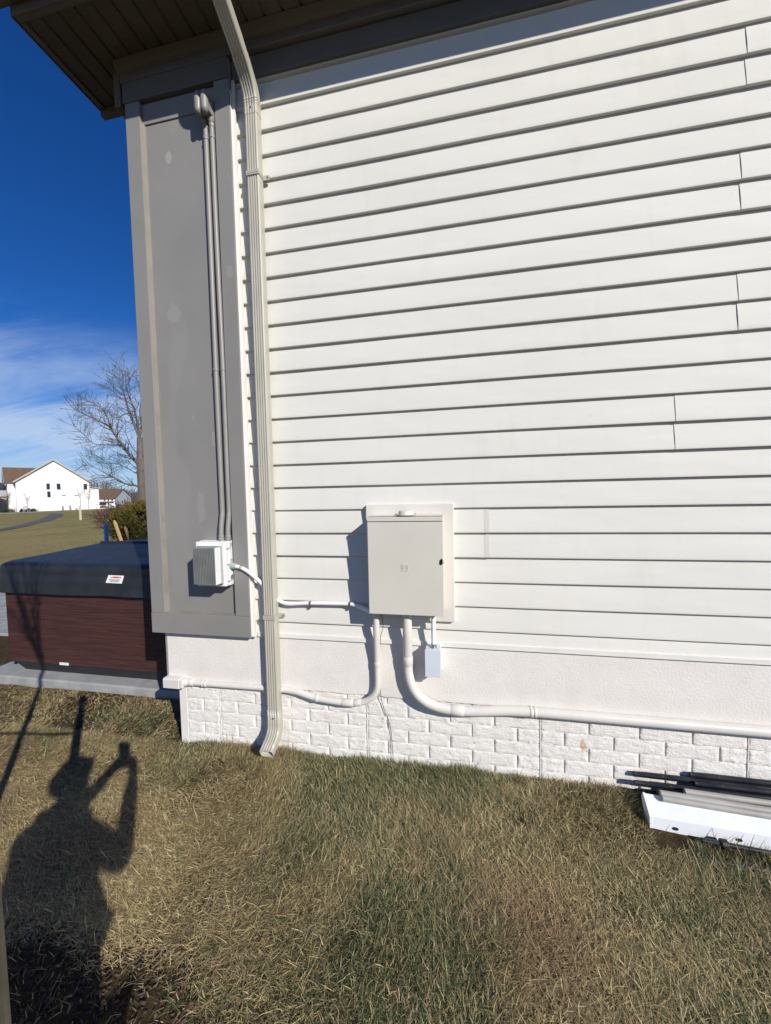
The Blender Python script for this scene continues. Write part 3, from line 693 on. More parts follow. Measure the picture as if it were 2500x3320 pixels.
# 1 inch: panel -> sweep -> left along the brick -> pull box at the corner
c1 = [(-.4325, -.058, .944), (-.4330, -.056, .88), (-.4345, -.050, .78), (-.435, -.045, .655), (-.435, -.045, .545), (-.443, -.045, .500), (-.468, -.045, .462), (-.508, -.045, .436), (-.560, -.046, .4235), (-.630, -.047, .4215), (-.700, -.046, .4240), (-.779, -.044, .4300), (-.840, -.040, .4405), (-.905, -.034, .4515), (-.975, -.030, .4555), (-1.10, -.028, .4555), (-1.30, -.028, .4535), (-1.49, -.028, .4515), (-1.585, -.028, .4510)]
t = conduit('conduit', 'narrow pale grey conduit curving left from panel to small pull box at house corner', 'pvc', c1, .0167,
        [((-.4325, -.058, .943), (-.4330, -.056, .915), 1.12), ((-.435, -.045, .660), (-.435, -.045, .632), 1.12), ((-.527, -.0452, .4305), (-.566, -.0462, .4232), 1.13), ((-.570, -.046, .4228), (-.632, -.047, .4215), 1.16), ((-.770, -.0443, .4290), (-.788, -.0436, .4313), 1.14),
         ((-1.468, -.028, .4517), (-1.486, -.028, .4515), 1.16), ((-1.488, -.028, .4515), (-1.50, -.028, .4515), 1.22), ((-1.556, -.028, .451), (-1.60, -.028, .451), 1.18)], spl=5)
m = MB(); m.prism([(-.062, .420), (-.062, .474), (-.052, .4795), (-.006, .4795), (-.006, .420)], 'x', -1.742, -1.632); m.prism([(-.060, .424), (-.060, .474), (-.008, .474), (-.008, .424)], 'x', -1.632, -1.612); m.build('pull_box', 'pvc', t, bevel=.004, seg=3)
m = MB(); m.tube([(-1.615, -.031, .450), (-1.60, -.029, .451), (-1.59, -.028, .451)], .0225, 18, True, [1.1, 1.0, .9]); m.build('pull_box_neck', 'pvc', t, smooth='auto')
m = MB(); m.cyl((-1.750, -.034, .4365), (-1.741, -.034, .4365), .006, 10); m.build('cover_screw', 'pvc', t, smooth='auto')
m = MB(); m.tube([(-1.60, -.010, .4685), (-1.55, -.012, .4695), (-1.52, -.012, .4680)], .0035, 6); m.build('sealant', 'green_paint', t, smooth=True)
set_back(t, .026)
# 1.5 inch: panel -> long sweep -> right along the brick
c2 = [(-.2675, -.066, .944), (-.2678, -.064, .86), (-.2682, -.061, .76), (-.2690, -.058, .672), (-.2665, -.058, .612), (-.2520, -.058, .553), (-.2230, -.058, .506), (-.1830, -.058, .473), (-.1350, -.057, .452), (-.060, -.056, .439), (.025, -.054, .437), (.11, -.050, .4425), (.20, -.044, .4495), (.30, -.040, .4535), (.42, -.038, .4545), (.80, -.038, .4545), (1.35, -.038, .4540), (1.9, -.038, .4540), (2.5, -.038, .454)]
t = conduit('conduit', 'thick pale grey conduit sweeping right from panel along the top of the brick foundation', 'pvc', c2, .0241,
        [((-.2675, -.066, .944), (-.2677, -.065, .925), 1.08), ((-.2687, -.0592, .705), (-.2690, -.058, .660), 1.10), ((-.052, -.0558, .4385), (.012, -.0543, .4368), 1.10), ((.332, -.0392, .4540), (.345, -.0390, .4542), 1.10), ((.350, -.0390, .4542), (.362, -.0389, .4543), 1.10)], spl=5)
set_back(t, .027)
# 1/2 inch stub down to the little box
t = conduit('conduit', 'short thin white conduit stub from panel bottom down to small pale box', 'flex', [(-.1345, -.055, .944), (-.1350, -.055, .86), (-.1355, -.055, .765)], .0112, [], spl=0)
sb = thing('junction_box', 'small pale blue-grey junction box hanging on the stucco under the panel', 'junction box')
m = MB(); m.box(-.1765, -.1005, -.088, .0085, .619, .757); m.build('enclosure', 'box_blue', sb, bevel=.003)
m = MB(); m.box(-.178, -.099, -.0915, -.0882, .6175, .7585); m.build('cover', 'box_blue', sb, bevel=.0015)
m = MB(); m.tube([(-.1355, -.055, .757), (-.1355, -.055, .762), (-.1355, -.055, .7625), (-.1355, -.055, .777)], .0165, 12, True, [1.05, 1.05, .82, .82]); m.build('connector', 'steel', sb, smooth='auto')
# twin riser conduits on the pilaster
for k, (xb, xt, lab) in enumerate(((-1.322, -1.3215, 'left one of the two slim taupe-painted conduits running up the pilaster'), (-1.2795, -1.2835, 'right one of the two slim taupe-painted conduits running up the pilaster'))):
    yb = -.0295
    P = [(xb, -.046, 1.300), (xb, -.046, 1.345), (xb + .001, -.043, 1.385), (xb + .002, -.034, 1.440), (xb + .002, yb, 1.490), (xb + .0015, yb, 1.7), (xb + .001 + .002 * (k - .5), yb, 2.255), (xt, yb, 3.0), (xt, yb, 3.56)]
    t = conduit('conduit', lab, 'pvc_taupe', P, .0134, [((xb, -.046, 1.3065), (xb, -.046, 1.318), 1.28), ((xb, -.046, 1.3185), (xb, -.046, 1.332), 1.18), ((xt, yb, 3.478), (xt, yb, 3.492), 1.18), ((xt, yb, 3.535), (xt, yb, 3.565), 1.16)], group='twin riser conduits on the pilaster', spl=6)
    xm = xb + .001 + .002 * (k - .5)
    m = MB(); m.tube([(xm, yb, 2.249), (xm, yb, 2.261)], .0160, 16); m.box(xm - .021, xm - .012, -.026, YP - .0005, 2.248, 2.262); m.build('clamp', 'pvc_taupe', t, smooth='auto')
    m = MB(); lx = xt
    m.tube([(lx, -.0300, 3.560), (lx, -.034, 3.575), (lx, -.040, 3.60), (lx, -.044, 3.63), (lx, -.040, 3.655), (lx, -.030, 3.668)], .0205, 16, True, [.85, 1.0, 1.03, 1.05, 1.0, .7]); m.tube([(lx, -.085, 3.560), (lx, -.085, 3.566), (lx, -.085, 3.580), (lx, -.085, 3.64), (lx, -.082, 3.662), (lx, -.078, 3.672), (lx, -.075, 3.676)], .0200, 16, True, [.25, .7, 1.0, 1.0, .92, .65, .25]); m.box(lx - .0185, lx + .0185, -.084, -.040, 3.578, 3.660)
    m.build('conduit_body', 'pvc_taupe', t, smooth='auto')
    m = MB(); m.tube([(lx, -.052, 3.655), (lx, -.030, 3.664), (lx, YP + .002, 3.666)], .0155, 14); m.build('wall_entry', 'pvc_taupe', t, smooth='auto')
# white flexible conduit: converter -> behind the downspout -> panel
fx = [(-1.262, -.050, 1.160), (-1.235, -.050, 1.157), (-1.200, -.050, 1.148), (-1.168, -.0495, 1.131), (-1.130, -.046, 1.101), (-1.098, -.038, 1.068), (-1.073, -.024, 1.030), (-1.045, -.019, .995), (-1.010, -.018, .966), (-.975, -.018, .950), (-.935, -.020, .944), (-.880, -.020, .9485), (-.811, -.019, .9525), (-.70, -.018, .955), (-.590, -.018, .9555), (-.535, -.030, .949), (-.490, -.052, .940), (-.455, -.068, .9335)]
t = conduit('flexible_conduit', 'white flexible conduit from finned box passing behind the downspout to the panel', 'flex', fx, .0106, [], n=14, spl=5)
for xx, zz_ in ((-.811, .9525), (-.585, .9555)):
    m = MB(); m.tube([(xx - .006, -.019, zz_), (xx + .006, -.019, zz_)], .0125, 12); m.box(xx - .006, xx + .006, -.020, -.006, zz_ - .026, zz_ - .010); m.build('clip', 'steel', t, smooth='auto')
m = MB(); m.tube([(-1.262, -.050, 1.160), (-1.245, -.050, 1.158), (-1.2445, -.050, 1.158), (-1.232, -.050, 1.1565)], .0165, 10, True, [1.1, 1.1, .85, .85]); m.build('connector', 'green_paint', t, smooth='auto')
m = MB(); m.tube([(-1.2105, -.050, 1.1515), (-1.2065, -.050, 1.1502)], .0128, 12); m.tube([(-1.2040, -.050, 1.1495), (-1.2005, -.050, 1.148)], .0126, 12); m.build('hose_clamp', 'steel', t, smooth='auto')

# ------------------------------------------------------------------ finned converter box on the pilaster
cv = thing('converter_box', 'white finned power converter box mounted low on the taupe pilaster', 'converter')
m = MB(); m.box(-1.4535, -1.2685, -.060, YP - .0005, 1.049, 1.302); m.build('enclosure', 'white_box', cv, bevel=.005, seg=3)
m = MB(); m.box(-1.4520, -1.2700, -.096, -.0605, 1.0505, 1.3005); lid = m.build('lid', 'white_box', cv, bevel=.006, seg=3)
m = MB(); m.box(-1.4310, -1.2830, -.112, -.0962, 1.068, 1.279); 
nf = 14; x0, x1 = -1.4255, -1.2905
m.box(x0, x1, -.120, -.1121, 1.0735, 1.2745)
for k in range(nf):
    xa = x0 + (x1 - x0) * k / nf; wd = (x1 - x0) / nf * .42
    m.box(xa, xa + wd, -.1540, -.1201, 1.0740, 1.2740)
m.build('heat_sink', 'alu', cv)
m = MB(); m.box(x1 - .0020, x1 + .0022, -.1545, -.1121, 1.0735, 1.2745); m.build('end_plate', 'white_box', cv, bevel=.001)
for zc2 in (1.262, 1.172, 1.078):
    m = MB(); m.box(-1.2688, -1.2655, -.082, -.060, zc2 - .004, zc2 + .002); m.box(-1.2688, -1.2655, -.052, -.047, zc2 - .004, zc2 + .026); m.box(-1.2688, -1.2655, -.040, -.036, zc2 + .008, zc2 + .026); m.box(-1.2688, -1.2655, -.0469, -.0401, zc2 + .022, zc2 + .026); m.build('clip', 'grey_plug', lid)
m = MB(); m.cyl((-1.2690, -.042, 1.094), (-1.2655, -.042, 1.094), .0155, 18); m.build('blanking_plug', 'grey_plug', cv, smooth='auto')
# thin black cable dropping behind the sweep into the grass
cb = MB(); cb.tube(spline([(-.412, -.050, .940), (-.404, -.050, .905), (-.400, -.040, .87), (-.405, -.028, .83), (-.420, -.016, .78), (-.432, -.014, .66), (-.430, -.012, .52), (-.430, .004, .440), (-.418, .014, .372), (-.397, .016, .317), (-.382, .015, .262), (-.376, .015, .19), (-.371, .010, .10), (-.369, .0, .03)], 7), .0015, 6)
tag(cb.build('cable', 'black', smooth=True), 'thin black cable hanging from panel down the brick into the grass', 'cable')

# ------------------------------------------------------------------ hot tub on its pad
m = MB()
sx0, sx1, sy0, sy1, sz = -4.03, -1.80, .47, 3.3, .088
m.box(sx0, sx1, sy0, sy1, -.1, sz); pad = m.build('concrete_pad', 'slab', None, bevel=.012); tag(pad, kind='structure', label='pale concrete pad under the hot tub')
m = MB(); 
for i_ in range(7):
    for j_ in range(5): m.box(-9.2 + i_ * .62, -9.2 + i_ * .62 + .608, 1.35 + j_ * .42, 1.35 + j_ * .42 + .408, -.05, .055)
tag(m.build('patio', 'slab', None, bevel=.006), kind='structure', label='grey paved patio left of the hot tub')
tub = thing('hot_tub', 'square hot tub with mahogany cabinet and dark vinyl cover behind the house corner', 'hot tub')
tx0, tx1, ty0, ty1 = -3.885, -1.96, .585, 2.52
m = MB(); m.prism([(tx0 + .17, sz), (tx1 - .1, sz), (tx1 - .03, .156), (tx0 + .05, .156)], 'y', ty0 + .012, ty1 - .05); m.build('base', 'black', tub, bevel=.004)
# skirt planks, front then side
zs = [.157, .235, .345, .455, .565, .675, .80]
for a, b in zip(zs[:-1], zs[1:]):
    m = MB(); m.box(tx0 + .056, tx1 - .056, ty0 + .004, ty0 + .03, a + .0004, b - .0004); m.build('plank', 'tub_wood', tub, bevel=.0012)
    m = MB(); m.box(tx0 + .004, tx0 + .03, ty0 + .056, ty1 - .056, a + .0004, b - .0004); m.build('plank', 'tub_wood', tub, bevel=.0012)
for cx_, cy_ in ((tx0, ty0), (tx1, ty0), (tx0, ty1), (tx1, ty1)):
    sx_ = 1 if cx_ == tx0 else -1; sy_ = 1 if cy_ == ty0 else -1; m = MB(); n = 6
    pts = [(cx_ + sx_ * .055, cy_)] + [(cx_ + sx_ * .03 * (1 - math.sin(t / n * math.pi / 2)), cy_ + sy_ * .03 * (1 - math.cos(t / n * math.pi / 2))) for t in range(n + 1)] + [(cx_, cy_ + sy_ * .055), (cx_ + sx_ * .055, cy_ + sy_ * .055)]
    m.prism(pts, 'z', .150, .80); m.build('corner_post', 'tub_wood', tub, smooth='auto')
m = MB(); m.box(tx0 - .006, tx1 + .006, ty0 - .006, ty1 + .006, .801, .86); m.build('shell_rim', 'black', tub, bevel=.02)
m = MB(); m.box(-3.335, -3.245, ty0 - .001, ty0 + .0035, .157, .178); m.build('rating_plate', 'label_white', tub)
# cover: tapered top folding in the middle, soft rounded corners, hanging skirt
def cover_mesh():
    cx0, cx1, cy0, cy1 = tx0 - .045, tx1 + .03, ty0 - .030, ty1 + .03; ym = 1.555
    m = MB(); nu, nv = 44, 44; R = .10
    def outline(t):       # rounded rectangle param 0..1
        pass
    zt = lambda x, y: 1.018 + .052 * (1 - abs(y - ym) / (ym - cy0 if y < ym else cy1 - ym)) - .006 * (1 - math.exp(-((x + 2.9) / .5) ** 2)) * .0 + .006 * mnoise.noise(Vector((x * 2.3, y * 2.3, 1)))
    # rings from the centre outwards
    def corner(u, v, s):
        x = (cx0 + cx1) / 2 + (cx1 - cx0) / 2 * u; y = (cy0 + cy1) / 2 + (cy1 - cy0) / 2 * v; return x, y
    per = []
    N = 160
    w, h = (cx1 - cx0), (cy1 - cy0)
    segs = []
    for (ax, ay, a0) in ((cx1 - R, cy0 + R, -90), (cx1 - R, cy1 - R, 0), (cx0 + R, cy1 - R, 90), (cx0 + R, cy0 + R, 180)):
        for k in range(9):
            a = math.radians(a0 + 90 * k / 8); segs.append((ax + R * math.cos(a), ay + R * math.sin(a)))
    # densify
    for i in range(len(segs)):
        a = Vector(segs[i]); b = Vector(segs[(i + 1) % len(segs)]); L = (b - a).length; q = max(1, int(L / .05))
        for k in range(q): per.append(a.lerp(b, k / q))
    n = len(per); c = Vector(((cx0 + cx1) / 2, ym))
    rings = []
    for f in (0.0, .25, .5, .75, .9, .965):
        rings.append([(c.x + (p.x - c.x) * f, c.y + (p.y - c.y) * f, zt(c.x + (p.x - c.x) * f, c.y + (p.y - c.y) * f)) for p in per])
    def nrm(i):
        a, b = per[i - 1], per[(i + 1) % n]; d = (b - a).normalized(); return Vector((d.y, -d.x))
    for off, z in ((-.012, 1.008), (-.003, .994), (0, .975), (.001, .930), (.0015, .9225), (.0035, .9190), (.006, .860), (.010, .800), (.013, .775), (.009, .7715)):
        rings.append([(per[i].x + nrm(i).x * (off + .007 * mnoise.noise(Vector((per[i].x * 5, per[i].y * 5, 3))) * (1 if z < .9 else .2)), per[i].y + nrm(i).y * (off + .007 * mnoise.noise(Vector((per[i].x * 5, per[i].y * 5, 3))) * (1 if z < .9 else .2)), z + (.006 * mnoise.noise(Vector((per[i].x * 3, per[i].y * 3, 6))) if z < .9 else 0)) for i in range(n)])
    for r in rings: m.v += r
    for i in range(len(rings) - 1):
        for k in range(n): m.f.append((i * n + k, i * n + (k + 1) % n, (i + 1) * n + (k + 1) % n, (i + 1) * n + k))
    return m
cov = cover_mesh().build('cover', 'vinyl_cover', tub, smooth='auto', fix=True)
m = MB(); m.prism([(1.535, 1.062), (1.545, 1.083), (1.575, 1.083), (1.585, 1.060)], 'x', tx0 - .04, tx1 + .02); m.build('hinge_fold', 'black', cov, bevel=.004)
m = MB(); m.box(tx0 + .54, tx0 + .73, ty0 - .0335, ty0 - .0305, .944, .955); m.build('handle_strap', 'black', cov, bevel=.001)
lb = empty('warning_label'); lb.parent = tub; lb.location = at(372, 1879, ty0 - .0425); lb.rotation_euler = (math.radians(-8), 0, math.radians(1))
m = MB(); m.prism([(-.083, -.027), (.066, -.031), (.083, .031), (-.060, .034)], 'y', 0, .0012); m.build('label_sheet', 'label_white', lb)
m = MB(); m.box(-.022, .040, -.0008, .0, .012, .023); m.build('print_red', 'label_red', lb)
m = MB(); m.prism([(-.040, .010), (-.028, .010), (-.034, .023)], 'y', -.0008, 0)
for k in range(4): m.box(-.055 + .004 * k, .050 - .012 * (k % 2), -.0008, 0, -.001 - .006 * k, .0015 - .006 * k)
m.box(.045, .055, -.0008, 0, .010, .020); m.build('print_ink', 'label_ink', lb)

# ------------------------------------------------------------------ tubes and channel lying by the foundation
def rod(name, label, mat, a, b, r, group, hollow=False, extra=None, n=14):
    m = MB(); a, b = Vector(a), Vector(b)
    k = 8; P = [a.lerp(b, i / k) + Vector((0, 0, -.002 * math.sin(math.pi * i / k))) for i in range(k + 1)]
    if hollow:
        d = (b - a).normalized(); m.tube(P, r, n, False); m.tube([a + d * .12, a], r * .86, n, True); 
        ring = MB()
        o = len(m.v)
        base = 0; inner = (k + 1) * n + n
        for j in range(n): m.f.append((j, (j + 1) % n, inner + (j + 1) % n, inner + j))
        t = m.build(name, mat, smooth='auto', fix=False)
    else:
        m.tube(P, r, n); t = m.build(name, mat, smooth='auto')
    tag(t, label, 'tube' if mat != 'channel' else 'channel', group)
    return t
g1 = 'black tubes lying along the foundation'
def swaged(label, a, b, r, collar):
    a, b = Vector(a), Vector(b); d = (b - a).normalized(); t = thing('tube', label, 'tube', g1)
    m = MB(); m.tube([a, a + d * collar, a + d * (collar + .004), b], r, 14, True, [.86, .86, 1, 1]); m.build('pipe', 'black_tube', t, smooth='auto')
    m = MB(); m.tube([a + d * (collar + .085), a + d * (collar + .0856), a + d * (collar + .089), a + d * (collar + .0896)], r, 14, True, [1.0, 1.06, 1.06, 1.0]); m.build('ring', 'black', t, smooth='auto')
    return t
swaged('black tube on top of the pile with its end farthest out over the brick', (.817, .0035, .165), (2.35, -.004, .160), .0118, .035)
swaged('black tube lying closest against the white brick with a tapered end', (1.058, .0045, .190), (2.50, .001, .186), .0118, .028)
swaged('black tube lying low behind the grey tubes with its end in the grass', (.811, -.024, .141), (2.30, -.034, .136), .0118, .062)
swaged('black tube squeezed in the middle of the pile behind the pale grey tube', (1.066, -.0185, .165), (2.40, -.026, .160), .0112, .020)
rod('tube', 'black tube at the bottom of the pile under the others', 'black_tube', (.905, -.040, .112), (2.3, -.050, .110), .0140, g1)
rod('tube', 'pale grey hollow tube with open end lying among the black tubes', 'grey_tube', (1.0035, -.060, .150), (2.2, -.095, .146), .0125, 'grey tubes by the foundation', True)
rod('tube', 'dull grey tube lying along the back edge of the white channel', 'grey_tube', (.883, -.104, .160), (2.1, -.178, .158), .0140, 'grey tubes by the foundation', True)
rod('tube', 'darker grey tube resting on top of the white channel', 'grey_tube', (.882, -.1235, .153), (2.05, -.1985, .151), .0125, 'grey tubes by the foundation', True)
ch = thing('channel', 'white folded metal channel lying in the grass at the right edge', 'channel')
def chan(a, b, prof, th):
    m = MB(); a, b = Vector(a), Vector(b); d = (b - a).normalized(); s = Vector((d.y, -d.x, 0))   # s points towards the camera side
    n = len(prof); outer = [(p[0], p[1]) for p in prof]; inner = [(p[0] - th * .5, p[1] - th) for p in reversed(prof)]
    poly = outer + inner
    for q in (a, b): m.v += [tuple(q + s * u + Vector((0, 0, w))) for u, w in poly]
    N = len(poly)
    m.f += [tuple(range(N)), tuple(reversed(range(N, 2 * N)))] + [(i, i + N, (i + 1) % N + N, (i + 1) % N) for i in range(N)]
    return m, d, s
ca, cbn = Vector((.822, -.115, .045)), Vector((2.15, -.200, .045))
m, dch, sch = chan(ca, cbn, [(-.030, .088), (-.018, .102), (.0, .094), (.058, .056), (.064, .004), (.064, -.022)], .0022)
m.build('sheet', 'channel', ch, bevel=.0012)
m = MB(); 
for q in (0.0, .010): m.v += [tuple(ca + dch * (q - .0101) + sch * u + Vector((0, 0, w))) for u, w in ((-.030, .080), (-.017, .107), (.002, .099), (.061, .059), (.068, -.022), (.03, -.022))]
m.f += [(0, 1, 2, 3, 4, 5), (11, 10, 9, 8, 7, 6)] + [(i, i + 6, (i + 1) % 6 + 6, (i + 1) % 6) for i in range(6)]
m.build('end_flange', 'channel', ch, bevel=.001)
for dist in (.088, .318, .55):
    c = ca + dch * dist + sch * .0618 + Vector((0, 0, .022)); m = MB(); n = 14; nv = (sch * .99 + Vector((0, 0, .11))).normalized(); up_ = nv.cross(dch)
    ring = [c + nv * .0012 + dch * (.0125 * math.copysign(abs(math.cos(2 * math.pi * k / n)) ** .7, math.cos(2 * math.pi * k / n))) + up_ * (.0068 * math.sin(2 * math.pi * k / n)) for k in range(n)]
    back = [p - nv * .004 for p in ring]; m.add(ring + back, [tuple(range(n))] + [(i, (i + 1) % n, (i + 1) % n + n, i + n) for i in range(n)]); m.build('slot', 'black', ch)
rod('tube', 'black tube in front of the white channel, running under a clamp', 'black_tube', (.985, -.222, .066), (2.2, -.300, .060), .0095, g1)
rod('tube', 'lowest black tube half sunk in the grass before the channel', 'black_tube', (.935, -.285, .040), (2.2, -.335, .040), .0110, g1)
m = MB(); cc = Vector((1.062, -.227, .066)); m.tube([cc + Vector((-.012, 0, 0)), cc + Vector((-.010, 0, 0)), cc + Vector((.012, -.001, 0)), cc + Vector((.014, -.001, 0))], .0185, 14, True, [.8, 1, 1, .8]); tag(m.build('clamp', 'black', smooth='auto'), 'black clamp collar on the tube before the channel', 'clamp')
rod('tube', 'grey tube end poking out of the grass at the right edge', 'grey_tube', (1.135, -.352, .038), (2.0, -.40, .036), .0120, 'grey tubes by the foundation')

# ------------------------------------------------------------------ sapling with stakes behind the camera, and the photographer
stk = MB(); stk.box(-.019, .019, -.019, .019, -.25, 1.445); stk.prism([(-.019, 1.4451), (.019, 1.4451), (.008, 1.46), (-.008, 1.46)], 'y', -.019, .019)
s1 = stk.build('tree_stake', 'wood_stake', None, bevel=.002); s1.location = (-.962, -1.400, .0); s1.rotation_euler = (0, 0, math.radians(20))
tag(s1, 'weathered wooden tree stake close to the camera at lower left edge', 'stake', 'stakes of the young tree')
s2 = s1.copy(); COL.objects.link(s2); s2.location = (-1.72, -1.505, 0); s2.rotation_euler = (0, 0, math.radians(-12)); tag(s2, 'weathered wooden tree stake on the far side of the young tree', 'stake', 'stakes of the young tree')
m = MB(); sp_ = [(-.962, -1.400, 1.14), (-1.15, -1.428, 1.132), (-1.33, -1.456, 1.138), (-1.52, -1.48, 1.132), (-1.72, -1.505, 1.14)]
m.sweep(spline(sp_, 5), [(-.009, -.0015), (.009, -.0015), (.009, .0015), (-.009, .0015)], up=(0, 1, 0)); tag(m.build('tie_strap', 'strap'), 'webbing strap tying the young tree to its stakes', 'strap')
def branch(m, p, d, length, r, depth, spread=.5, seg=5, curl=.15, kids=(2, 4), shrink=.62, upb=.12, nside=6, rmin=.002, R=random, clear=None):
    pts = [Vector(p)]; rad = [r]; d = Vector(d).normalized()
    for i in range(seg):
        d = (d + Vector((R.uniform(-1, 1), R.uniform(-1, 1), R.uniform(-1, 1))) * curl + Vector((0, 0, upb))).normalized()
        pts.append(pts[-1] + d * length / seg); rad.append(max(rmin, r * (1 - .72 * (i + 1) / seg)))
    if clear is not None and not clear(pts): return
    m.tube(pts, 1.0, nside, False, rad)
    if depth <= 0: return
    for _ in range(R.randint(*kids)):
        k = R.randint(1, seg); base = pts[k]; dd = (pts[k] - pts[k - 1]).normalized()
        ax = Vector((R.uniform(-1, 1), R.uniform(-1, 1), R.uniform(-1, 1))).normalized(); side = dd.cross(ax).normalized()
        nd = (dd * (1 - spread * .5) + side * spread).normalized()
        branch(m, base, nd, length * shrink * R.uniform(.7, 1.15), max(rmin, rad[k] * .7), depth - 1, spread, max(3, seg - 1), curl, kids, shrink, upb, max(3, nside - 1), rmin, R, clear)
R1 = random.Random(5)
def out_of_view(pts):                    # the photograph shows only the shadow of this crown
    u_, v_, d_ = project(np.array([tuple(q) for q in pts])); return not np.any((u_ > -60) & (v_ < 3400))
sap = thing('young_tree', 'slender bare young tree tied between two stakes beside the photographer', 'tree')
m = MB(); m.tube([(-1.318, -1.462, -.05), (-1.322, -1.458, .6), (-1.330, -1.456, 1.2), (-1.334, -1.456, 1.72), (-1.338, -1.449, 1.86)], .019, 10, True, [1.25, 1.0, .92, .8, .7]); m.build('trunk', 'bark', sap, smooth=True)
m = MB()
for (dx, dy, L) in ((-.40, -.25, 1.3), (-.22, -.2, 1.6), (-.08, -.14, 1.7), (.06, -.22, 1.6), (.20, -.32, 1.4), (-.3, .05, 1.2), (.34, -.5, 1.1)):
    branch(m, (-1.336, -1.452, 1.72 + R1.uniform(0, .12)), (dx, dy, 1), L, .0095, 2, .45, 6, .07, (2, 4), .5, .1, 6, .0016, R1, out_of_view)
m.build('crown', 'twig', sap, smooth=True, fix=False)

def person():
    root = thing('person', 'person in dark jacket and jeans holding up a phone with both hands', 'person'); 
    c = Vector((.075, -2.375, tz(.07, -2.37))); yw = YAW + .02
    F = Vector((-math.sin(yw), math.cos(yw), 0)); S_ = Vector((math.cos(yw), math.sin(yw), 0))
    def L(s, f, z): return c + S_ * s + F * f + Vector((0, 0, z))
    ph = Vector((.004, -1.972, 1.500))
    hR = ph + S_ * .050 + Vector((0, 0, -.070)); hL = ph - S_ * .050 + Vector((0, 0, -.062))
    eR = L(.125, .20, 1.17); eL = L(-.235, .17, 1.20)
    def skin(name, joints, edges, mat, sub=2):
        me = bpy.data.meshes.new(name); names = list(joints)
        me.from_pydata([tuple(joints[k][0]) for k in names], [(names.index(a), names.index(b)) for a, b in edges], [])
        o = bpy.data.objects.new(name, me); COL.objects.link(o); o.parent = root
        md = o.modifiers.new('skin', 'SKIN'); md.use_smooth_shade = True
        if not me.skin_vertices: 
            bpy.context.view_layer.objects.active = o
            me.attributes
        sv = me.skin_vertices[0].data
        for i, k in enumerate(names):
            r = joints[k][1]; sv[i].radius = (r, r) if isinstance(r, (int, float)) else r
        sv[0].use_root = True
        sd = o.modifiers.new('sub', 'SUBSURF'); sd.levels = sub; sd.render_levels = sub
        me.materials.append(M[mat]); return o
    def body(g, head=True):
        J = {'pel': (L(0, 0, .95), .132 + g), 'wai': (L(0, .005, 1.08), .122 + g), 'che': (L(-.02, .0, 1.26), .128 + g), 'nk': (L(-.005, .02, 1.435), .062 + g * .4)}
        E = [('pel', 'wai'), ('wai', 'che'), ('che', 'nk')]
        for s, n_, hnd, elb in ((1, 'R', hR, eR), (-1, 'L', hL, eL)):
            J['sh' + n_] = (L(.150 * s, .01, 1.375), .062 + g); J['el' + n_] = (elb, .038 + g); J['fo' + n_] = (elb.lerp(hnd, .5), .031 + g * .8); J['wr' + n_] = (elb.lerp(hnd, .88), .024 + g * .5)
            E += [('che', 'sh' + n_), ('sh' + n_, 'el' + n_), ('el' + n_, 'fo' + n_), ('fo' + n_, 'wr' + n_)]
        if head:
            J['hd0'] = (L(-.01, .035, 1.50), .058); J['jaw'] = (L(-.01, .06, 1.545), .072); J['hd1'] = (L(-.015, .045, 1.60), .085); J['hd2'] = (L(-.015, .035, 1.665), .080); J['hd3'] = (L(-.015, .025, 1.705), .045)
            E += [('nk', 'hd0'), ('hd0', 'jaw'), ('jaw', 'hd1'), ('hd1', 'hd2'), ('hd2', 'hd3')]
            for s, n_, hnd in ((1, 'R', hR), (-1, 'L', hL)):
                J['pa' + n_] = (hnd, .030); E.append(('wr' + n_, 'pa' + n_))
                for q in range(4):
                    a = hnd + Vector((0, 0, .030 - .019 * q)) + F * .006
                    J['f%d%s1' % (q, n_)] = (a + S_ * (-.004 * s) + F * .018, .0095); J['f%d%s2' % (q, n_)] = (a - S_ * (.022 * s) + F * .022, .0085); J['f%d%s3' % (q, n_)] = (a - S_ * ((.040 - .004 * abs(q - 1)) * s) + F * .016, .0075)
                    E += [('pa' + n_, 'f%d%s1' % (q, n_)), ('f%d%s1' % (q, n_), 'f%d%s2' % (q, n_)), ('f%d%s2' % (q, n_), 'f%d%s3' % (q, n_))]
                J['th' + n_] = (hnd - F * .030 + Vector((0, 0, .020)) - S_ * .006 * s, .011); J['tt' + n_] = (hnd - F * .026 + Vector((0, 0, .042)) - S_ * .030 * s, .009)
                E += [('pa' + n_, 'th' + n_), ('th' + n_, 'tt' + n_)]
            for s, n_ in ((1, 'R'), (-1, 'L')):
                J['hip' + n_] = (L(.095 * s, 0, .88), .095); J['kn' + n_] = (L(.11 * s, .015, .49), .060); J['an' + n_] = (L(.115 * s, -.02, .09), .042); J['to' + n_] = (L(.135 * s, .13, .035), .034)
                E += [('pel', 'hip' + n_), ('hip' + n_, 'kn' + n_), ('kn' + n_, 'an' + n_), ('an' + n_, 'to' + n_)]
        return J, E
    J, E = body(0); skin('body', J, E, 'skin')
    J, E = body(.008, False); J['nk'] = (L(-.005, .015, 1.425), .080); J['col'] = (L(-.008, .005, 1.50), .108); E.append(('nk', 'col')); J['hem'] = (L(0, 0, .84), .165); E.append(('pel', 'hem')); skin('jacket', J, E, 'jacket')
    J = {'p': (L(0, 0, .90), .150)}; E = []
    for s, n_ in ((1, 'R'), (-1, 'L')):
        J['h' + n_] = (L(.095 * s, 0, .84), .112); J['k' + n_] = (L(.11 * s, .012, .49), .078); J['a' + n_] = (L(.115 * s, -.012, .10), .064); E += [('p', 'h' + n_), ('h' + n_, 'k' + n_), ('k' + n_, 'a' + n_)]
    skin('trousers', J, E, 'jeans')
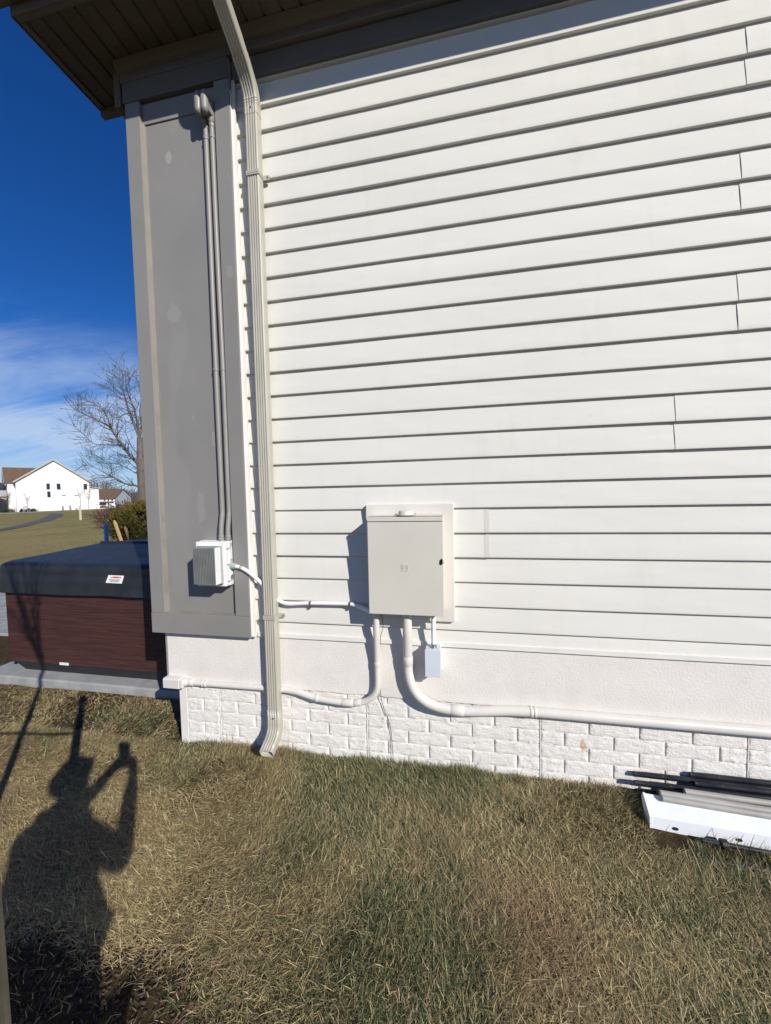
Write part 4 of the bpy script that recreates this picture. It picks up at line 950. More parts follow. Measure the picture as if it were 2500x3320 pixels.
    for s in (1, -1):
        skin('shoe', {'a': (L(.115 * s, -.06, .05), .048), 'b': (L(.12 * s, .03, .048), .048), 'c': (L(.135 * s, .15, .035), .038)}, [('a', 'b'), ('b', 'c')], 'shoe')
    skin('cap', {'a': (L(-.015, -.018, 1.54), .086), 'b': (L(-.015, .004, 1.640), .116), 'c': (L(-.015, .018, 1.700), .088), 'd': (L(-.015, .11, 1.655), (.07, .014)), 'e': (L(-.015, .135, 1.645), (.06, .010))}, [('a', 'b'), ('b', 'c'), ('b', 'd'), ('d', 'e')], 'hair')
    # face: nose, eyes, mouth, ears as small parts of the head
    skin('nose', {'a': (L(-.015, .130, 1.605), .012), 'b': (L(-.015, .150, 1.575), .015)}, [('a', 'b')], 'skin', 1)
    for s in (1, -1):
        skin('ear', {'a': (L(-.015 + .085 * s, .03, 1.61), .012), 'b': (L(-.015 + .09 * s, .025, 1.575), .010)}, [('a', 'b')], 'skin', 1)
        skin('eye', {'a': (L(-.015 + .030 * s, .126, 1.605), .010), 'b': (L(-.015 + .034 * s, .126, 1.605), .010)}, [('a', 'b')], 'label_white', 1)
    skin('mouth', {'a': (L(-.040, .128, 1.540), .007), 'b': (L(.010, .128, 1.540), .007)}, [('a', 'b')], 'skin', 1)
    return ph, S_, F
ph, PS, PF = person()
pho = thing('phone', 'smartphone held up in both hands', 'phone')
m = MB(); m.box(-.0375, .0375, -.0045, .0045, -.078, .078); o = m.build('case', 'black', pho, bevel=.004, seg=3); 
m = MB(); m.box(-.0365, .0365, .0046, .0075, .045, .066); m.build('camera_bar', 'steel', pho, bevel=.001)
m = MB(); m.box(-.034, .034, -.0050, -.0046, -.073, .073); m.build('screen', 'glass_dark', pho)
pho.location = ph; pho.rotation_euler = (0, 0, YAW)

# ------------------------------------------------------------------ far background
def polar(px, dist):                     # ground point in the direction of a photo column, at a horizontal distance
    v = ray(px, 1620); h = Vector((v.x, v.y, 0)).normalized(); p = Vector((CLOC.x, CLOC.y, 0)) + h * dist
    return Vector((p.x, p.y, tz(p.x, p.y)))
def polar_base(px, dist, py):            # same, with the height of the foot of the thing seen at row py
    p = polar(px, dist); v = ray(px, py); p.z = CH + v.z * dist / math.hypot(v.x, v.y); return p
def plane_hit(px, py, A, n):
    v = ray(px, py); t = (A - CLOC).dot(n) / v.dot(n); return CLOC + v * t
def quadbox(m, A, u, n, x0, x1, z0, z1, d0, d1):
    """box on a wall: u along the wall, n outwards; x,z from A; d distance along n"""
    P = []
    for d in (d0, d1):
        for x, z in ((x0, z0), (x1, z0), (x1, z1), (x0, z1)): P.append(A + u * x + Vector((0, 0, z)) + n * d)
    m.add(P, [(0, 1, 2, 3), (7, 6, 5, 4), (0, 4, 5, 1), (1, 5, 6, 2), (2, 6, 7, 3), (3, 7, 4, 0)])
def solid(m, A, u, b, poly, d0, d1):
    """extrude polygon (x along u, z) from depth d0 to d1 along b (away)"""
    n = len(poly); vs = [A + u * x + Vector((0, 0, z)) + b * d for d in (d0, d1) for x, z in poly]
    m.add(vs, [tuple(range(n)), tuple(reversed(range(n, 2 * n)))] + [(i, i + n, (i + 1) % n + n, (i + 1) % n) for i in range(n)])
def window(parent, A, u, n, x, z, w, h, fr=.06, frame_mat='house_white', mull=True):
    m = MB()
    quadbox(m, A, u, n, x, x + w, z, z + h, .0, .05)
    f = m.build('window', frame_mat, parent)
    m = MB(); quadbox(m, A, u, n, x + fr, x + w - fr, z + fr, z + h - fr, .051, .062); m.build('pane', 'glass_dark', f)
    return f
def make_house(name, label, A, B, depth, eave, apex, wall, roofm, gable_front=True, over=.45, base_drop=1.0):
    u = (B - A); u.z = 0; Wd = u.length; u.normalize(); b = Vector((-u.y, u.x, 0))
    if b.dot(A - CLOC) < 0: b = -b
    n = -b; A = Vector((A.x, A.y, min(A.z, B.z))); t = thing(name, label, 'house'); m = MB()
    if gable_front:
        solid(m, A, u, b, [(0, -base_drop), (Wd, -base_drop), (Wd, eave), (Wd / 2, apex), (0, eave)], 0, depth); m.build('wall', wall, t)
        sl = (apex - eave) / (Wd / 2)
        for s in (0, 1):
            m = MB(); ex, ax = (-over, Wd / 2) if s == 0 else (Wd + over, Wd / 2)
            solid(m, A, u, b, [(ex, eave - over * sl + .02), (ax, apex + .02), (ax, apex + .26), (ex, eave - over * sl + .26)], -over, depth + over); m.build('roof_slope', roofm, t)
            m = MB(); solid(m, A, u, b, [(ex, eave - over * sl - .05), (ax, apex - .05), (ax, apex + .28), (ex, eave - over * sl + .28)], -over - .08, -over - .01); m.build('rake_board', 'roof_trim', t)
    else:
        m.add([], [])
        for d0, d1 in ((0, depth),): solid(m, A, u, b, [(0, -base_drop), (Wd, -base_drop), (Wd, eave), (0, eave)], d0, d1)
        m.build('wall', wall, t)
        m = MB()
        for x0, x1 in ((-.0, .12), (Wd - .12, Wd)):
            P = [A + u * x + b * d + Vector((0, 0, z)) for x in (x0, x1) for d, z in ((0, eave), (depth, eave), (depth / 2, apex))]
            m.add(P, [(0, 1, 2), (5, 4, 3), (0, 3, 4, 1), (1, 4, 5, 2), (2, 5, 3, 0)])
        m.build('gable', wall, t)
        for s in (0, 1):
            m = MB(); d0, d1 = (-over, depth / 2) if s == 0 else (depth + over, depth / 2); sl = (apex - eave) / (depth / 2)
            P = [A + u * x + b * d + Vector((0, 0, z)) for x in (-over, Wd + over) for d, z in ((d0, eave - over * sl + .02), (d1, apex + .02), (d1, apex + .26), (d0, eave - over * sl + .26))]
            m.add(P, [(0, 1, 2, 3), (7, 6, 5, 4), (0, 4, 5, 1), (1, 5, 6, 2), (2, 6, 7, 3), (3, 7, 4, 0)]); m.build('roof_slope', roofm, t)
    return t, A, u, b, n, Wd
# the big white house
A, B = polar(54, 112.0), polar(292, 113.2)
wh, A, u, b, n, Wd = make_house('house', 'large white house with brown roof and dark windows across the field', A, B, 17.0, 6.5, 11.2, 'house_white', 'roof_brown')
def on(px, py): h = plane_hit(*zc(px, py), A, n); r = h - A; return r.dot(u), r.z
for (x0, x1, y0, y1) in ((497, 543, 490, 558), (506, 550, 575, 642), (608, 657, 491, 559), (900, 944, 494, 557)):
    a, t_ = on(x0, y0); c, l_ = on(x1, y1); window(wh, A, u, n, a, l_, c - a, t_ - l_, .07, 'grille')
for (x0, x1, y0, y1) in ((663, 712, 615, 627), (802, 848, 614, 625), (815, 838, 757, 773), (372, 418, 772, 786)):
    a, t_ = on(x0, y0); c, l_ = on(x1, y1); m = MB(); quadbox(m, A, u, n, a, c, l_, t_, .0, .07); m.build('vent', 'grille', wh)
# cross gable towards the street on the left, its windows and porch
CA = A + b * 2.0; m = MB(); out = -u
solid(m, CA, b, out, [(0, -1), (7, -1), (7, 6.5), (3.5, 9.4), (0, 6.5)], -.05, 1.2); m.build('front_bay', 'house_cream', wh)
for s in (0, 1):
    m = MB(); ex = -.4 if s == 0 else 7.4
    solid(m, CA, b, out, [(ex, 6.2), (3.5, 9.45), (3.5, 9.75), (ex, 6.5)], -5.0, 1.7); m.build('bay_roof', 'roof_brown', wh)
    m = MB(); solid(m, CA, b, out, [(ex, 6.1), (3.5, 9.40), (3.5, 9.78), (ex, 6.48)], 1.71, 1.78); m.build('rake_board', 'roof_trim', wh)
for k in range(3): window(wh, CA + out * 1.2, b, out, 1.0 + 1.8 * k, 3.9, 1.3, 2.0, .12, 'house_white')
m = MB(); solid(m, CA, b, out, [(-.5, 3.1), (8.5, 3.1), (8.5, 3.35), (-.5, 3.35)], 1.3, 4.6); m.build('porch_roof', 'roof_brown', wh)
for d in (.2, 3.0, 5.6, 8.0):
    m = MB(); solid(m, CA, b, out, [(d, -.6), (d + .3, -.6), (d + .3, 3.1), (d, 3.1)], 4.0, 4.3); m.build('porch_post', 'house_white', wh)
window(wh, CA + out * 1.2, b, out, 1.2, .4, 2.4, 2.2, .12, 'house_white')
# lean-to on the right
m = MB(); solid(m, A, u, b, [(Wd + .01, -1), (Wd + 1.9, -1), (Wd + 1.9, 4.7), (Wd + .01, 5.3)], 1.0, 12); m.build('side_wing', 'house_white', wh)
m = MB(); solid(m, A, u, b, [(Wd + .01, 5.32), (Wd + 2.3, 4.78), (Wd + 2.3, 4.98), (Wd + .01, 5.52)], .6, 12.4); m.build('wing_roof', 'roof_trim', wh)
for xx, hh in ((7.2, 1.0), (8.5, 1.1)):
    m = MB(); quadbox(m, A, u, n, xx, xx + .35, .2, hh, .0, .3); m.build('meter_box', 'grille', wh)
# neighbour at the far left edge
A2, B2 = polar(-120, 118), polar(24, 124)
h2, A2, u2, b2, n2, W2_ = make_house('house', 'pale house with charcoal roof cut by the left edge of the picture', A2, B2, 11, 5.6, 8.6, 'house_cream', 'roof_dark', False)
window(h2, A2, u2, n2, W2_ - 3.0, 3.2, 1.1, 1.6, .1, 'house_white'); window(h2, A2, u2, n2, W2_ - 5.0, 3.2, 1.1, 1.6, .1, 'house_white'); window(h2, A2, u2, n2, W2_ - 3.0, .2, 1.1, 1.8, .1, 'house_white')
# brown-roofed house right of it, long side towards us
A3, B3 = polar_base(290, 213, 1654), polar_base(372, 206.5, 1654)
h3, A3, u3, b3, n3, W3_ = make_house('house', 'white house with long brown roof behind the bare tree', A3, B3, 11, 5.3, 9.3, 'house_white', 'roof_brown', False)
m = MB(); P_ = [A3 + u3 * x_ + b3 * d_ + Vector((0, 0, z_)) for x_ in (W3_ + .01, W3_ + .10) for d_, z_ in ((0, -1), (11, -1), (11, 5.3), (5.5, 9.2), (0, 5.3))]
m.add(P_, [(0, 1, 2, 3, 4), (9, 8, 7, 6, 5)] + [(i_, i_ + 5, (i_ + 1) % 5 + 5, (i_ + 1) % 5) for i_ in range(5)]); m.build('gable_cladding', 'house_grey', h3)
for k in range(2): window(h3, A3 + u3 * (W3_ + .1), b3, u3, 4.4 + 1.2 * k, 2.6, .8, 1.9, .1, 'house_white')
on3 = lambda px, py: (lambda r: (r.dot(u3), r.z))(plane_hit(*zc(px, py), A3, n3) - A3)
for (x0, x1, y0, y1) in ((1120, 1142, 650, 682), (1160, 1182, 650, 682), (1200, 1223, 650, 682)):
    a, t_ = on3(x0, y0); c, l_ = on3(x1, y1); window(h3, A3, u3, n3, a, l_, c - a, t_ - l_, .16, 'roof_trim')
for (x0, x1, y0, y1) in ((1063, 1230, 688, 697), (1062, 1150, 700, 724), (1165, 1180, 704, 722), (1068, 1150, 738, 752), (1062, 1080, 752, 774), (1160, 1176, 736, 750)):
    a, t_ = on3(x0, y0); c, l_ = on3(x1, y1); m = MB(); quadbox(m, A3, u3, n3, a, c, l_, t_, 0, .5 if y0 == 688 else .08); m.build('porch_opening' if y0 != 688 else 'deck_band', 'glass_dark' if y0 != 688 else 'roof_brown', h3)
# two grey gabled houses further right
for (pa, pb, da, db, ev, ap, lab, wl_, rf) in ((402, 424, 232, 236, 6.0, 9.4, 'small grey gabled house half hidden by the bare tree', 'house_grey', 'roof_dark'), (424, 520, 245, 252, 4.6, 9.6, 'white house with dark roof behind the bushes', 'house_white', 'roof_dark')):
    Aq, Bq = polar_base(pa, da, 1652), polar_base(pb, db, 1652)
    hq, Aq, uq, bq, nq, Wq = make_house('house', lab, Aq, Bq, 10, ev, ap, wl_, rf, pa != 424)
    for k in range(2): window(hq, Aq, uq, nq, Wq * (.36 + .14 * k), 2.6, Wq * .09, 1.7, .08, 'house_white')
# small bare trees before the white house
def small_tree(px, dist, h, label, mat, seed, r=.055):
    Rr = random.Random(seed); p = polar(px, dist); t = thing('small_tree', label, 'tree', 'small bare trees before the white house')
    m = MB(); m.tube([p + Vector((0, 0, -.1)), p + Vector((.02, 0, h * .35)), p + Vector((0, .02, h * .62))], r, 6, True, [1.2, 1, .7]); m.build('trunk', mat, t, smooth=True)
    m = MB()
    for k in range(15):
        z = h * (.26 + .34 * k / 14); a = Rr.uniform(0, 6.28); branch(m, p + Vector((0, 0, z)), (math.cos(a) * .55, math.sin(a) * .55, 1), h * Rr.uniform(.26, .42), r * .42, 1, .45, 4, .08, (2, 4), .5, .1, 4, .012, Rr)
    m.build('crown', mat, t, smooth=True, fix=False)
small_tree(260, 100, 5.6, 'tallest of the thin bare saplings standing before the white house', 'twig_pale', 1)
small_tree(286, 104, 4.6, 'thin bare sapling near the right end of the white house', 'twig_pale', 2)
small_tree(87, 104, 4.4, 'thin bare sapling at the left end of the white house', 'twig_pale', 3)
small_tree(24, 108, 4.6, 'dark bare tree before the porch at left edge', 'twig', 4, .09)
# low shrubs, sign, marker post
for k, (px, w) in enumerate(((70, .5), (88, .5), (106, .45), (30, .8), (16, .6))):
    p = polar(px, 109); nq = 260; R_ = np.random.default_rng(k); d = R_.normal(size=(nq, 3)); d /= np.linalg.norm(d, axis=1)[:, None]; d[:, 2] = np.abs(d[:, 2])
    c = d * R_.uniform(.5, 1, (nq, 1)) * np.array([w, w, .75]) + np.array(p); m = MB()
    for q in c:
        a = R_.normal(size=3) * .11; bb = R_.normal(size=3) * .11; m.v += [tuple(q), tuple(q + a), tuple(q + bb)]; i = len(m.v); m.f.append((i - 3, i - 2, i - 1))
    tag(m.build('shrub', 'dark_shrub', fix=False), 'dark clipped shrub number %s from the left along the white house' % ('third', 'fourth', 'fifth', 'second', 'first')[k], 'shrub', 'foundation shrubs of the white house')
p = polar(80, 107); sg = thing('yard_sign', 'small lilac yard sign on two legs before the white house', 'sign')
uu = Vector((.78, .62, 0)); m = MB(); quadbox(m, p, uu, Vector((.62, -.78, 0)), -.36, .36, .55, 1.25, 0, .05); m.build('board', paint('lilac_sign', (.45, .42, .62), .5, .05, 1, 0), sg)
for s in (-.34, .28):
    m = MB(); quadbox(m, p, uu, Vector((.62, -.78, 0)), s, s + .06, -.1, .55, 0, .05); m.build('leg', 'twig_pale', sg)
p = polar(257.5, 42); m = MB(); m.box(p.x - .07, p.x + .07, p.y - .05, p.y + .05, p.z - .1, p.z + 1.18); m.prism([(p.x - .07, p.z + 1.181), (p.x + .07, p.z + 1.181), (p.x, p.z + 1.26)], 'y', p.y - .05, p.y + .05); tag(m.build('marker_post', paint('cream_post', (.62, .56, .42), .6, .05, 2, 0), bevel=.01), 'short cream marker post standing in the lawn before the white house', 'post')
# posts behind the hot tub
p = polar(338, 8.6); m = MB(); m.tube([p + Vector((0, 0, -.1)), p + Vector((0, 0, 1.02)), p + Vector((0, 0, 1.03)), p + Vector((0, 0, 1.09))], .034, 10, True, [1, 1, .75, .75]); t = thing('marker_post', 'blue plastic marker post standing behind the hot tub', 'post'); m.build('post', 'blue_post', t, smooth='auto')
m = MB(); m.box(p.x - .045, p.x + .045, p.y - .045, p.y + .045, p.z - .05, p.z + .52); m.build('bracket', 'black', t, bevel=.004)
def lean_stake(px0, py0, px1, py1, dist, w, mat, label):
    q = polar(px1, dist); nn = Vector((q.x - CLOC.x, q.y - CLOC.y, 0)).normalized(); a = plane_hit(px1, py1, q, nn); c = plane_hit(px0, py0, q, nn); d = (c - a).normalized(); a = a - d * max(0, (a.z - q.z) / d.z + .1)
    m = MB(); m.sweep([a, c, c + d * .05], [(-w, -w * .5), (w, -w * .5), (w, w * .5), (-w, w * .5)], None, True, [1, 1, .4]); tag(m.build('wooden_stake', mat, bevel=.003), label, 'stake', 'wooden stakes behind the hot tub')
lean_stake(374, 1698, 393, 1752, 6.35, .020, 'tan_stake', 'pale new wooden stake leaning left behind the hot tub')
lean_stake(408, 1716, 420, 1752, 6.5, .017, 'old_stake', 'short brown wooden stake in front of the evergreen bush')
# bushes
def leaf_cloud(name, mat, label, cat, center, rx, ry, rz, nl, size, colf, seed, parent=None, droop=0):
    R_ = np.random.default_rng(seed); d = R_.normal(size=(nl, 3)); d /= np.linalg.norm(d, axis=1)[:, None]
    nclump = 70; cd = R_.normal(size=(nclump, 3)); cd /= np.linalg.norm(cd, axis=1)[:, None]; cd *= R_.uniform(.45, 1.0, (nclump, 1)) ; ci = R_.integers(0, nclump, nl)
    P = cd[ci] + d * R_.uniform(.05, .26, (nl, 1)); P[:, 2] = np.where(P[:, 2] < -.85, -.85 + R_.uniform(0, .3, nl), P[:, 2])
    cone = 1 - .35 * np.clip(P[:, 2], -1, 1); P[:, 0] *= cone; P[:, 1] *= cone
    c = P * np.array([rx, ry, rz]) + np.array(center)
    out = P / np.maximum(.1, np.linalg.norm(P, axis=1))[:, None] + np.array([0, 0, .4]); out = out + R_.normal(size=(nl, 3)) * .45; out /= np.linalg.norm(out, axis=1)[:, None]
    side = np.cross(out, R_.normal(size=(nl, 3))); side /= np.linalg.norm(side, axis=1)[:, None]
    L = size * R_.uniform(.6, 1.4, (nl, 1)); Wd_ = L * .16
    V = np.stack([c - side * Wd_, c + side * Wd_, c + out * L], 1).reshape(-1, 3); F = np.arange(nl * 3)
    col = colf(P, R_); col = np.repeat(np.concatenate([col, np.ones((nl, 1))], 1), 3, 0)
    o = mesh_np(name, V, F, np.arange(nl) * 3, np.full(nl, 3), mat, col)
    return o
p = polar(447, 13.2)
ev = thing('evergreen_bush', 'dense olive-green evergreen bush with sunlit gold painted into its top beside the pilaster', 'bush')
def evc(P, R_):  # gold towards the top puts sunlight into the leaf colour
    t = np.clip((P[:, 2:3] + .1) * .9 + R_.normal(size=(len(P), 1)) * .3, 0, 1); return (1 - t) * np.array([.050, .062, .018]) + t * np.array([.165, .125, .030])
o = leaf_cloud('foliage', 'needle', '', '', p + Vector((0, 0, .58)), 1.0, .9, .80, 26000, .085, evc, 4); o.parent = ev
m = MB(); Rb = random.Random(3)
for k in range(16): branch(m, p + Vector((0, 0, -.05)), (Rb.uniform(-.8, .8), Rb.uniform(-.8, .8), 1), 1.0, .02, 1, .5, 4, .1, (2, 3), .5, .05, 5, .004, Rb)
m.build('stem', 'twig_red', ev, smooth=True, fix=False)
p = polar(402, 26)
rb = thing('bare_bush', 'reddish-brown leafless bush left of the evergreen', 'bush'); m = MB(); Rb = random.Random(8)
for k in range(330):
    a = Rb.uniform(0, 6.28); rr = Rb.uniform(0, 1.0); branch(m, p + Vector((math.cos(a) * rr * .75, math.sin(a) * rr * .75, -.05)), (math.cos(a) * .75 * rr, math.sin(a) * .75 * rr, .8), Rb.uniform(.7, 1.15), .015, 2, .5, 4, .2, (2, 4), .5, -.02, 3, .0085, Rb)
m.build('twigs', 'twig_red', rb, fix=False)
# the big bare tree behind the pilaster
tree = thing('bare_tree', 'tall bare deciduous tree spreading left from behind the pilaster', 'tree')
TD = 44.0; tb = polar(459, TD); tn = Vector((tb.x - CLOC.x, tb.y - CLOC.y, 0)).normalized(); tr_ = Vector((tn.y, -tn.x, 0))
zt_ = lambda x, y: (220 + x / 3.687, 1180 + y / 3.687)
RT = random.Random(21)
def tp(x, y, dep=0.0): return plane_hit(*zt_(x, y), tb + tn * dep, tn)
m = MB(); base = tb + Vector((0, 0, -.3))
trunk = [base, tp(893, 1500), tp(880, 1330), tp(868, 1150), tp(866, 980), tp(858, 880)]
m.tube(spline(trunk, 5), 1.0, 12, False, [.47 - .22 * i / 25 for i in range(26)]); m.build('trunk', 'bark', tree, smooth=True, fix=False)
limbs = [([(862, 1215), (780, 1130), (700, 1035), (640, 955), (590, 885), (540, 800), (505, 740)], .20, .10, -1), ([(520, 768), (470, 735), (420, 708), (340, 668), (270, 640), (170, 590), (80, 540)], .085, .02, -1.5), ([(505, 740), (470, 640), (430, 570), (380, 520), (300, 470), (200, 420)], .08, .015, -.5),
         ([(650, 985), (590, 968), (530, 968), (430, 962), (330, 958), (250, 905), (180, 830), (70, 740)], .075, .015, -2), ([(852, 1470), (800, 1450), (740, 1445), (650, 1415), (580, 1375), (500, 1335)], .13, .075, 1), ([(500, 1335), (430, 1295), (350, 1250), (260, 1215), (180, 1205)], .06, .012, 1), ([(500, 1345), (420, 1358), (330, 1365), (250, 1392)], .045, .012, .5), ([(500, 1335), (520, 1285), (490, 1220), (440, 1160), (400, 1120)], .045, .01, 1.2),
         ([(858, 890), (815, 770), (775, 680), (740, 590), (700, 470), (680, 380), (650, 290), (600, 200), (550, 130)], .17, .015, 0), ([(740, 590), (680, 600), (590, 645), (520, 610), (450, 540)], .07, .012, 2), ([(690, 420), (620, 400), (540, 330), (460, 240)], .07, .012, 1), ([(850, 840), (828, 700), (800, 560), (765, 470), (730, 380), (700, 280), (690, 170), (690, 90)], .14, .012, -1), ([(858, 900), (880, 740), (860, 560), (880, 420), (850, 250), (810, 140)], .13, .012, 1.5), ([(868, 960), (930, 800), (1000, 620), (1060, 420)], .16, .02, 2), ([(872, 1150), (960, 980), (1080, 860), (1200, 780)], .17, .02, 0), ([(875, 1250), (1000, 1180), (1150, 1100)], .12, .02, -2),
         ([(850, 1090), (770, 1000), (720, 900), (690, 800), (700, 700)], .07, .012, 2.5), ([(862, 1330), (800, 1300), (740, 1260), (640, 1210), (590, 1180)], .05, .01, 3), ([(862, 1290), (790, 1230), (750, 1190), (720, 1150)], .05, .01, 3.4)]
m = MB(); tw = MB(); nf_ = 0
for pts, r0, r1, dep in limbs:
    K = len(pts) - 1; P = spline([tp(x, y, dep * min(1, i / 3) + RT.uniform(-.4, .4) * (i / K)) for i, (x, y) in enumerate(pts)], 4)
    rad = [.82 * (r0 + (r1 - r0) * i / (len(P) - 1)) for i in range(len(P))]; m.tube(P, 1.0, 7, False, rad)
    for i in range(3, len(P)):
        nk = 2 if i > len(P) * .6 else 1
        for _ in range(nk):
            if RT.random() < .15: continue
            dd = (P[i] - P[i - 1]).normalized(); ax = (tn * RT.uniform(-.7, .7) + Vector((RT.uniform(-1, 1), RT.uniform(-1, 1), RT.uniform(-1, 1)))).normalized(); side = dd.cross(ax).normalized()
            branch(tw, P[i], dd * .55 + side * .75, RT.uniform(.8, 1.9), max(.017, rad[i] * .36), 2, .5, 5, .13, (1, 3), .55, .05, 4, .0085, RT)
m.build('limb', 'bark', tree, smooth=True, fix=False); tw.build('crown', 'twig', tree, smooth=True, fix=False)
# low far wood behind the houses
R_ = np.random.default_rng(12); nT = 16000
ang = R_.uniform(-1.25, -.35, nT); dist = R_.uniform(230, 300, nT); hgt = 12 + 6 * vnoise(ang * 40, ang * 0, 1) 
bx = np.sin(ang) * dist; by = np.cos(ang) * dist - CAM_D; bz = terrain(bx, by); z1 = bz + hgt * R_.uniform(.15, 1, nT)
lx_ = R_.normal(size=nT) * 1.2; ln = R_.uniform(1.5, 4, nT)
V = np.stack([np.stack([bx - .16, by, z1 - ln], 1), np.stack([bx + .16, by, z1 - ln], 1), np.stack([bx + lx_, by, z1], 1)], 1).reshape(-1, 3)
tag(mesh_np('treeline', V, np.arange(nT * 3), np.arange(nT) * 3, np.full(nT, 3), 'wood_far'), 'low grey line of bare woodland on the horizon', 'woodland', kind='stuff')

# ------------------------------------------------------------------ grass, mulch, litter
MUL = np.array([-1.25, -1.52])
def mulch_mask(x, y):
    d = np.hypot((x - MUL[0]) / .98, (y - MUL[1]) / .62); return np.clip((1.0 - d + .35 * (vnoise(x, y, 6, 3) - .5)) * 5, 0, 1)
def blades(name, x, y, hscale, wscale, rs, segs=3, label='', lift=0.0, greenb=0.0, upright=0.0):
    n = len(x); z = terrain(x, y) - .004 + lift
    near_wall = np.clip((y + .55) / .5, 0, 1) * (x > -1.7)
    g = .76 + 1.75 * (vnoise(x, y, 2.1, 1) - .5) + .75 * (vnoise(x, y, 7.0, 5) - .5) + .25 * near_wall + .14 * np.clip(x / 1.2, -1, 1) - .42 * np.clip((-x - .75) / .8, 0, 1) + greenb
    g = np.clip(g, .06, .95)
    isg = rs.random(n) < g * .95
    flow = 2.0 * np.pi * (vnoise(x, y, .8, 11) * 1.6 + .35 * vnoise(x, y, 3.5, 13)) + .9
    az = flow + rs.normal(size=n) * np.where(isg, 1.3, 1.25)
    tilt0 = np.where(isg, rs.uniform(.35, 1.15, n), rs.uniform(.80, 1.45, n)); tilt0 = tilt0 * (1 - .20 * near_wall) * (1 - upright)
    bend = rs.uniform(.25, 1.0, n) * np.where(isg, .8, .55)
    Lg = np.where(isg, rs.uniform(.020, .048, n), rs.uniform(.018, .046, n)) * hscale * (.62 + .75 * vnoise(x, y, 6.5, 21)) * (1 + .10 * near_wall)
    long_ = rs.random(n) < .035; Lg = np.where(long_, Lg * 1.7, Lg)
    w = rs.uniform(.0006, .00115, n) * wscale * np.where(long_, 1.25, 1)
    z = z + np.where(~isg, rs.uniform(0, .016, n), 0) * hscale
    dirx, diry = np.cos(az), np.sin(az); sx, sy = -diry, dirx
    tw = rs.uniform(-.9, .9, n); pts = []
    px_, py_, pz_ = x.copy(), y.copy(), z.copy(); K = segs; verts = []
    for k in range(K + 1):
        t = k / K
        ww = w * (1 - .25 * t) if k < K else None
        sz_ = np.sin(tw) * .6
        if k < K:
            verts.append(np.stack([px_ - sx * ww, py_ - sy * ww, pz_ - sz_ * ww], 1)); verts.append(np.stack([px_ + sx * ww, py_ + sy * ww, pz_ + sz_ * ww], 1))
            ti = np.minimum(tilt0 + bend * (t + .3), 1.75); st = Lg / K
            wig = rs.normal(size=n) * .15
            px_ = px_ + (dirx + wig * sx) * np.sin(ti) * st; py_ = py_ + (diry + wig * sy) * np.sin(ti) * st; pz_ = np.maximum(pz_ + np.cos(ti) * st, z + .002)
        else: verts.append(np.stack([px_, py_, pz_], 1))
    nv = 2 * K + 1; V = np.stack(verts, 1)
    V[:, :, 1] = np.where((V[:, :, 0] > -1.69), np.minimum(V[:, :, 1], .019), V[:, :, 1])
    V = V.reshape(-1, 3)
    b0 = (np.arange(n) * nv)[:, None]; quads = []
    F = []
    for k in range(K - 1): F.append(np.concatenate([b0 + 2 * k, b0 + 2 * k + 1, b0 + 2 * k + 3, b0 + 2 * k + 2], 1))
    tri = np.concatenate([b0 + 2 * (K - 1), b0 + 2 * (K - 1) + 1, b0 + 2 * K], 1)
    flat = np.concatenate([f.ravel() for f in F] + [tri.ravel()]); tot = np.concatenate([np.full(n * (K - 1), 4), np.full(n, 3)]); st_ = np.concatenate([[0], np.cumsum(tot)[:-1]])
    # colours: straw, bleached, brown or green blades, each blade its own
    q = rs.random(n)[:, None]; v = rs.uniform(.60, 1.30, n)[:, None]; q2 = rs.random(n)[:, None]
    brown = np.clip(1.6 * (vnoise(x, y, 2.7, 31) - .48), 0, .75)[:, None]
    straw = np.where(q < .45, np.array([.470, .385, .195]), np.where(q < .66, np.array([.590, .505, .285]), np.array([.310, .225, .115])))
    straw = straw * (1 - brown) + np.array([.330, .222, .130]) * brown
    grn = np.where(q2 < .45, np.array([.115, .152, .064]), np.where(q2 < .76, np.array([.060, .094, .045]), np.array([.240, .238, .106])))
    col = np.where(isg[:, None], grn, straw) * v
    tip = np.where(isg, rs.random(n) < .30, False)
    C = np.repeat(col[:, None, :], nv, 1); C[tip, -3:, :] = np.array([.42, .36, .20])
    C = np.concatenate([C, np.ones((n, nv, 1))], 2).reshape(-1, 4)
    o = mesh_np(name, V, flat, st_, tot, 'blade', C, smooth=False); return tag(o, label, 'grass', kind='stuff')
def scatter(n, x0, x1, y0, y1, rs, keep=None, marg=700):
    x = rs.uniform(x0, x1, n); y = rs.uniform(y0, y1, n)
    u_, v_, d_ = project(np.stack([x, y, np.full(n, .03)], 1)); ok = (u_ > -marg) & (u_ < 2500 + marg) & (v_ < 3320 + 600) & np.isfinite(u_)
    if keep is not None: ok &= keep(x, y)
    return x[ok], y[ok]
rs = np.random.default_rng(77)
def keep_near(x, y):
    bare = vnoise(x, y, 3.2, 41); m_ = mulch_mask(x, y)
    k = rs.random(len(x)) < (1 - .98 * m_) * np.clip(1.35 - 1.2 * np.clip((bare - .66) * 5, 0, .85), 0, 1)
    pad = (x > sx0 - .01) & (y > sy0 - .02) & (y < sy1); inside = (x > -1.71) & (y > .016)
    pile = (x > .80) & (y > -.262 - .06 * (x - .8)) & (rs.random(len(x)) < .97)
    bare2 = (x < -3.9) & (x > -6.5) & (y > .30) & (rs.random(len(x)) < .9)
    return k & ~pad & ~inside & ~pile & ~bare2
x, y = scatter(640000, -3.0, 2.6, -1.55, 0.02, rs, keep_near)
blades('grass', x, y, 1.0, 1.0, rs, 2, 'matted tan and green grass in front of the wall')
x, y = scatter(330000, -3.0, 2.6, -1.5, 0.02, rs, keep_near)
blades('grass', x, y, .50, 1.0, rs, 2, 'short dead thatch lying between the lawn blades', greenb=-.25)
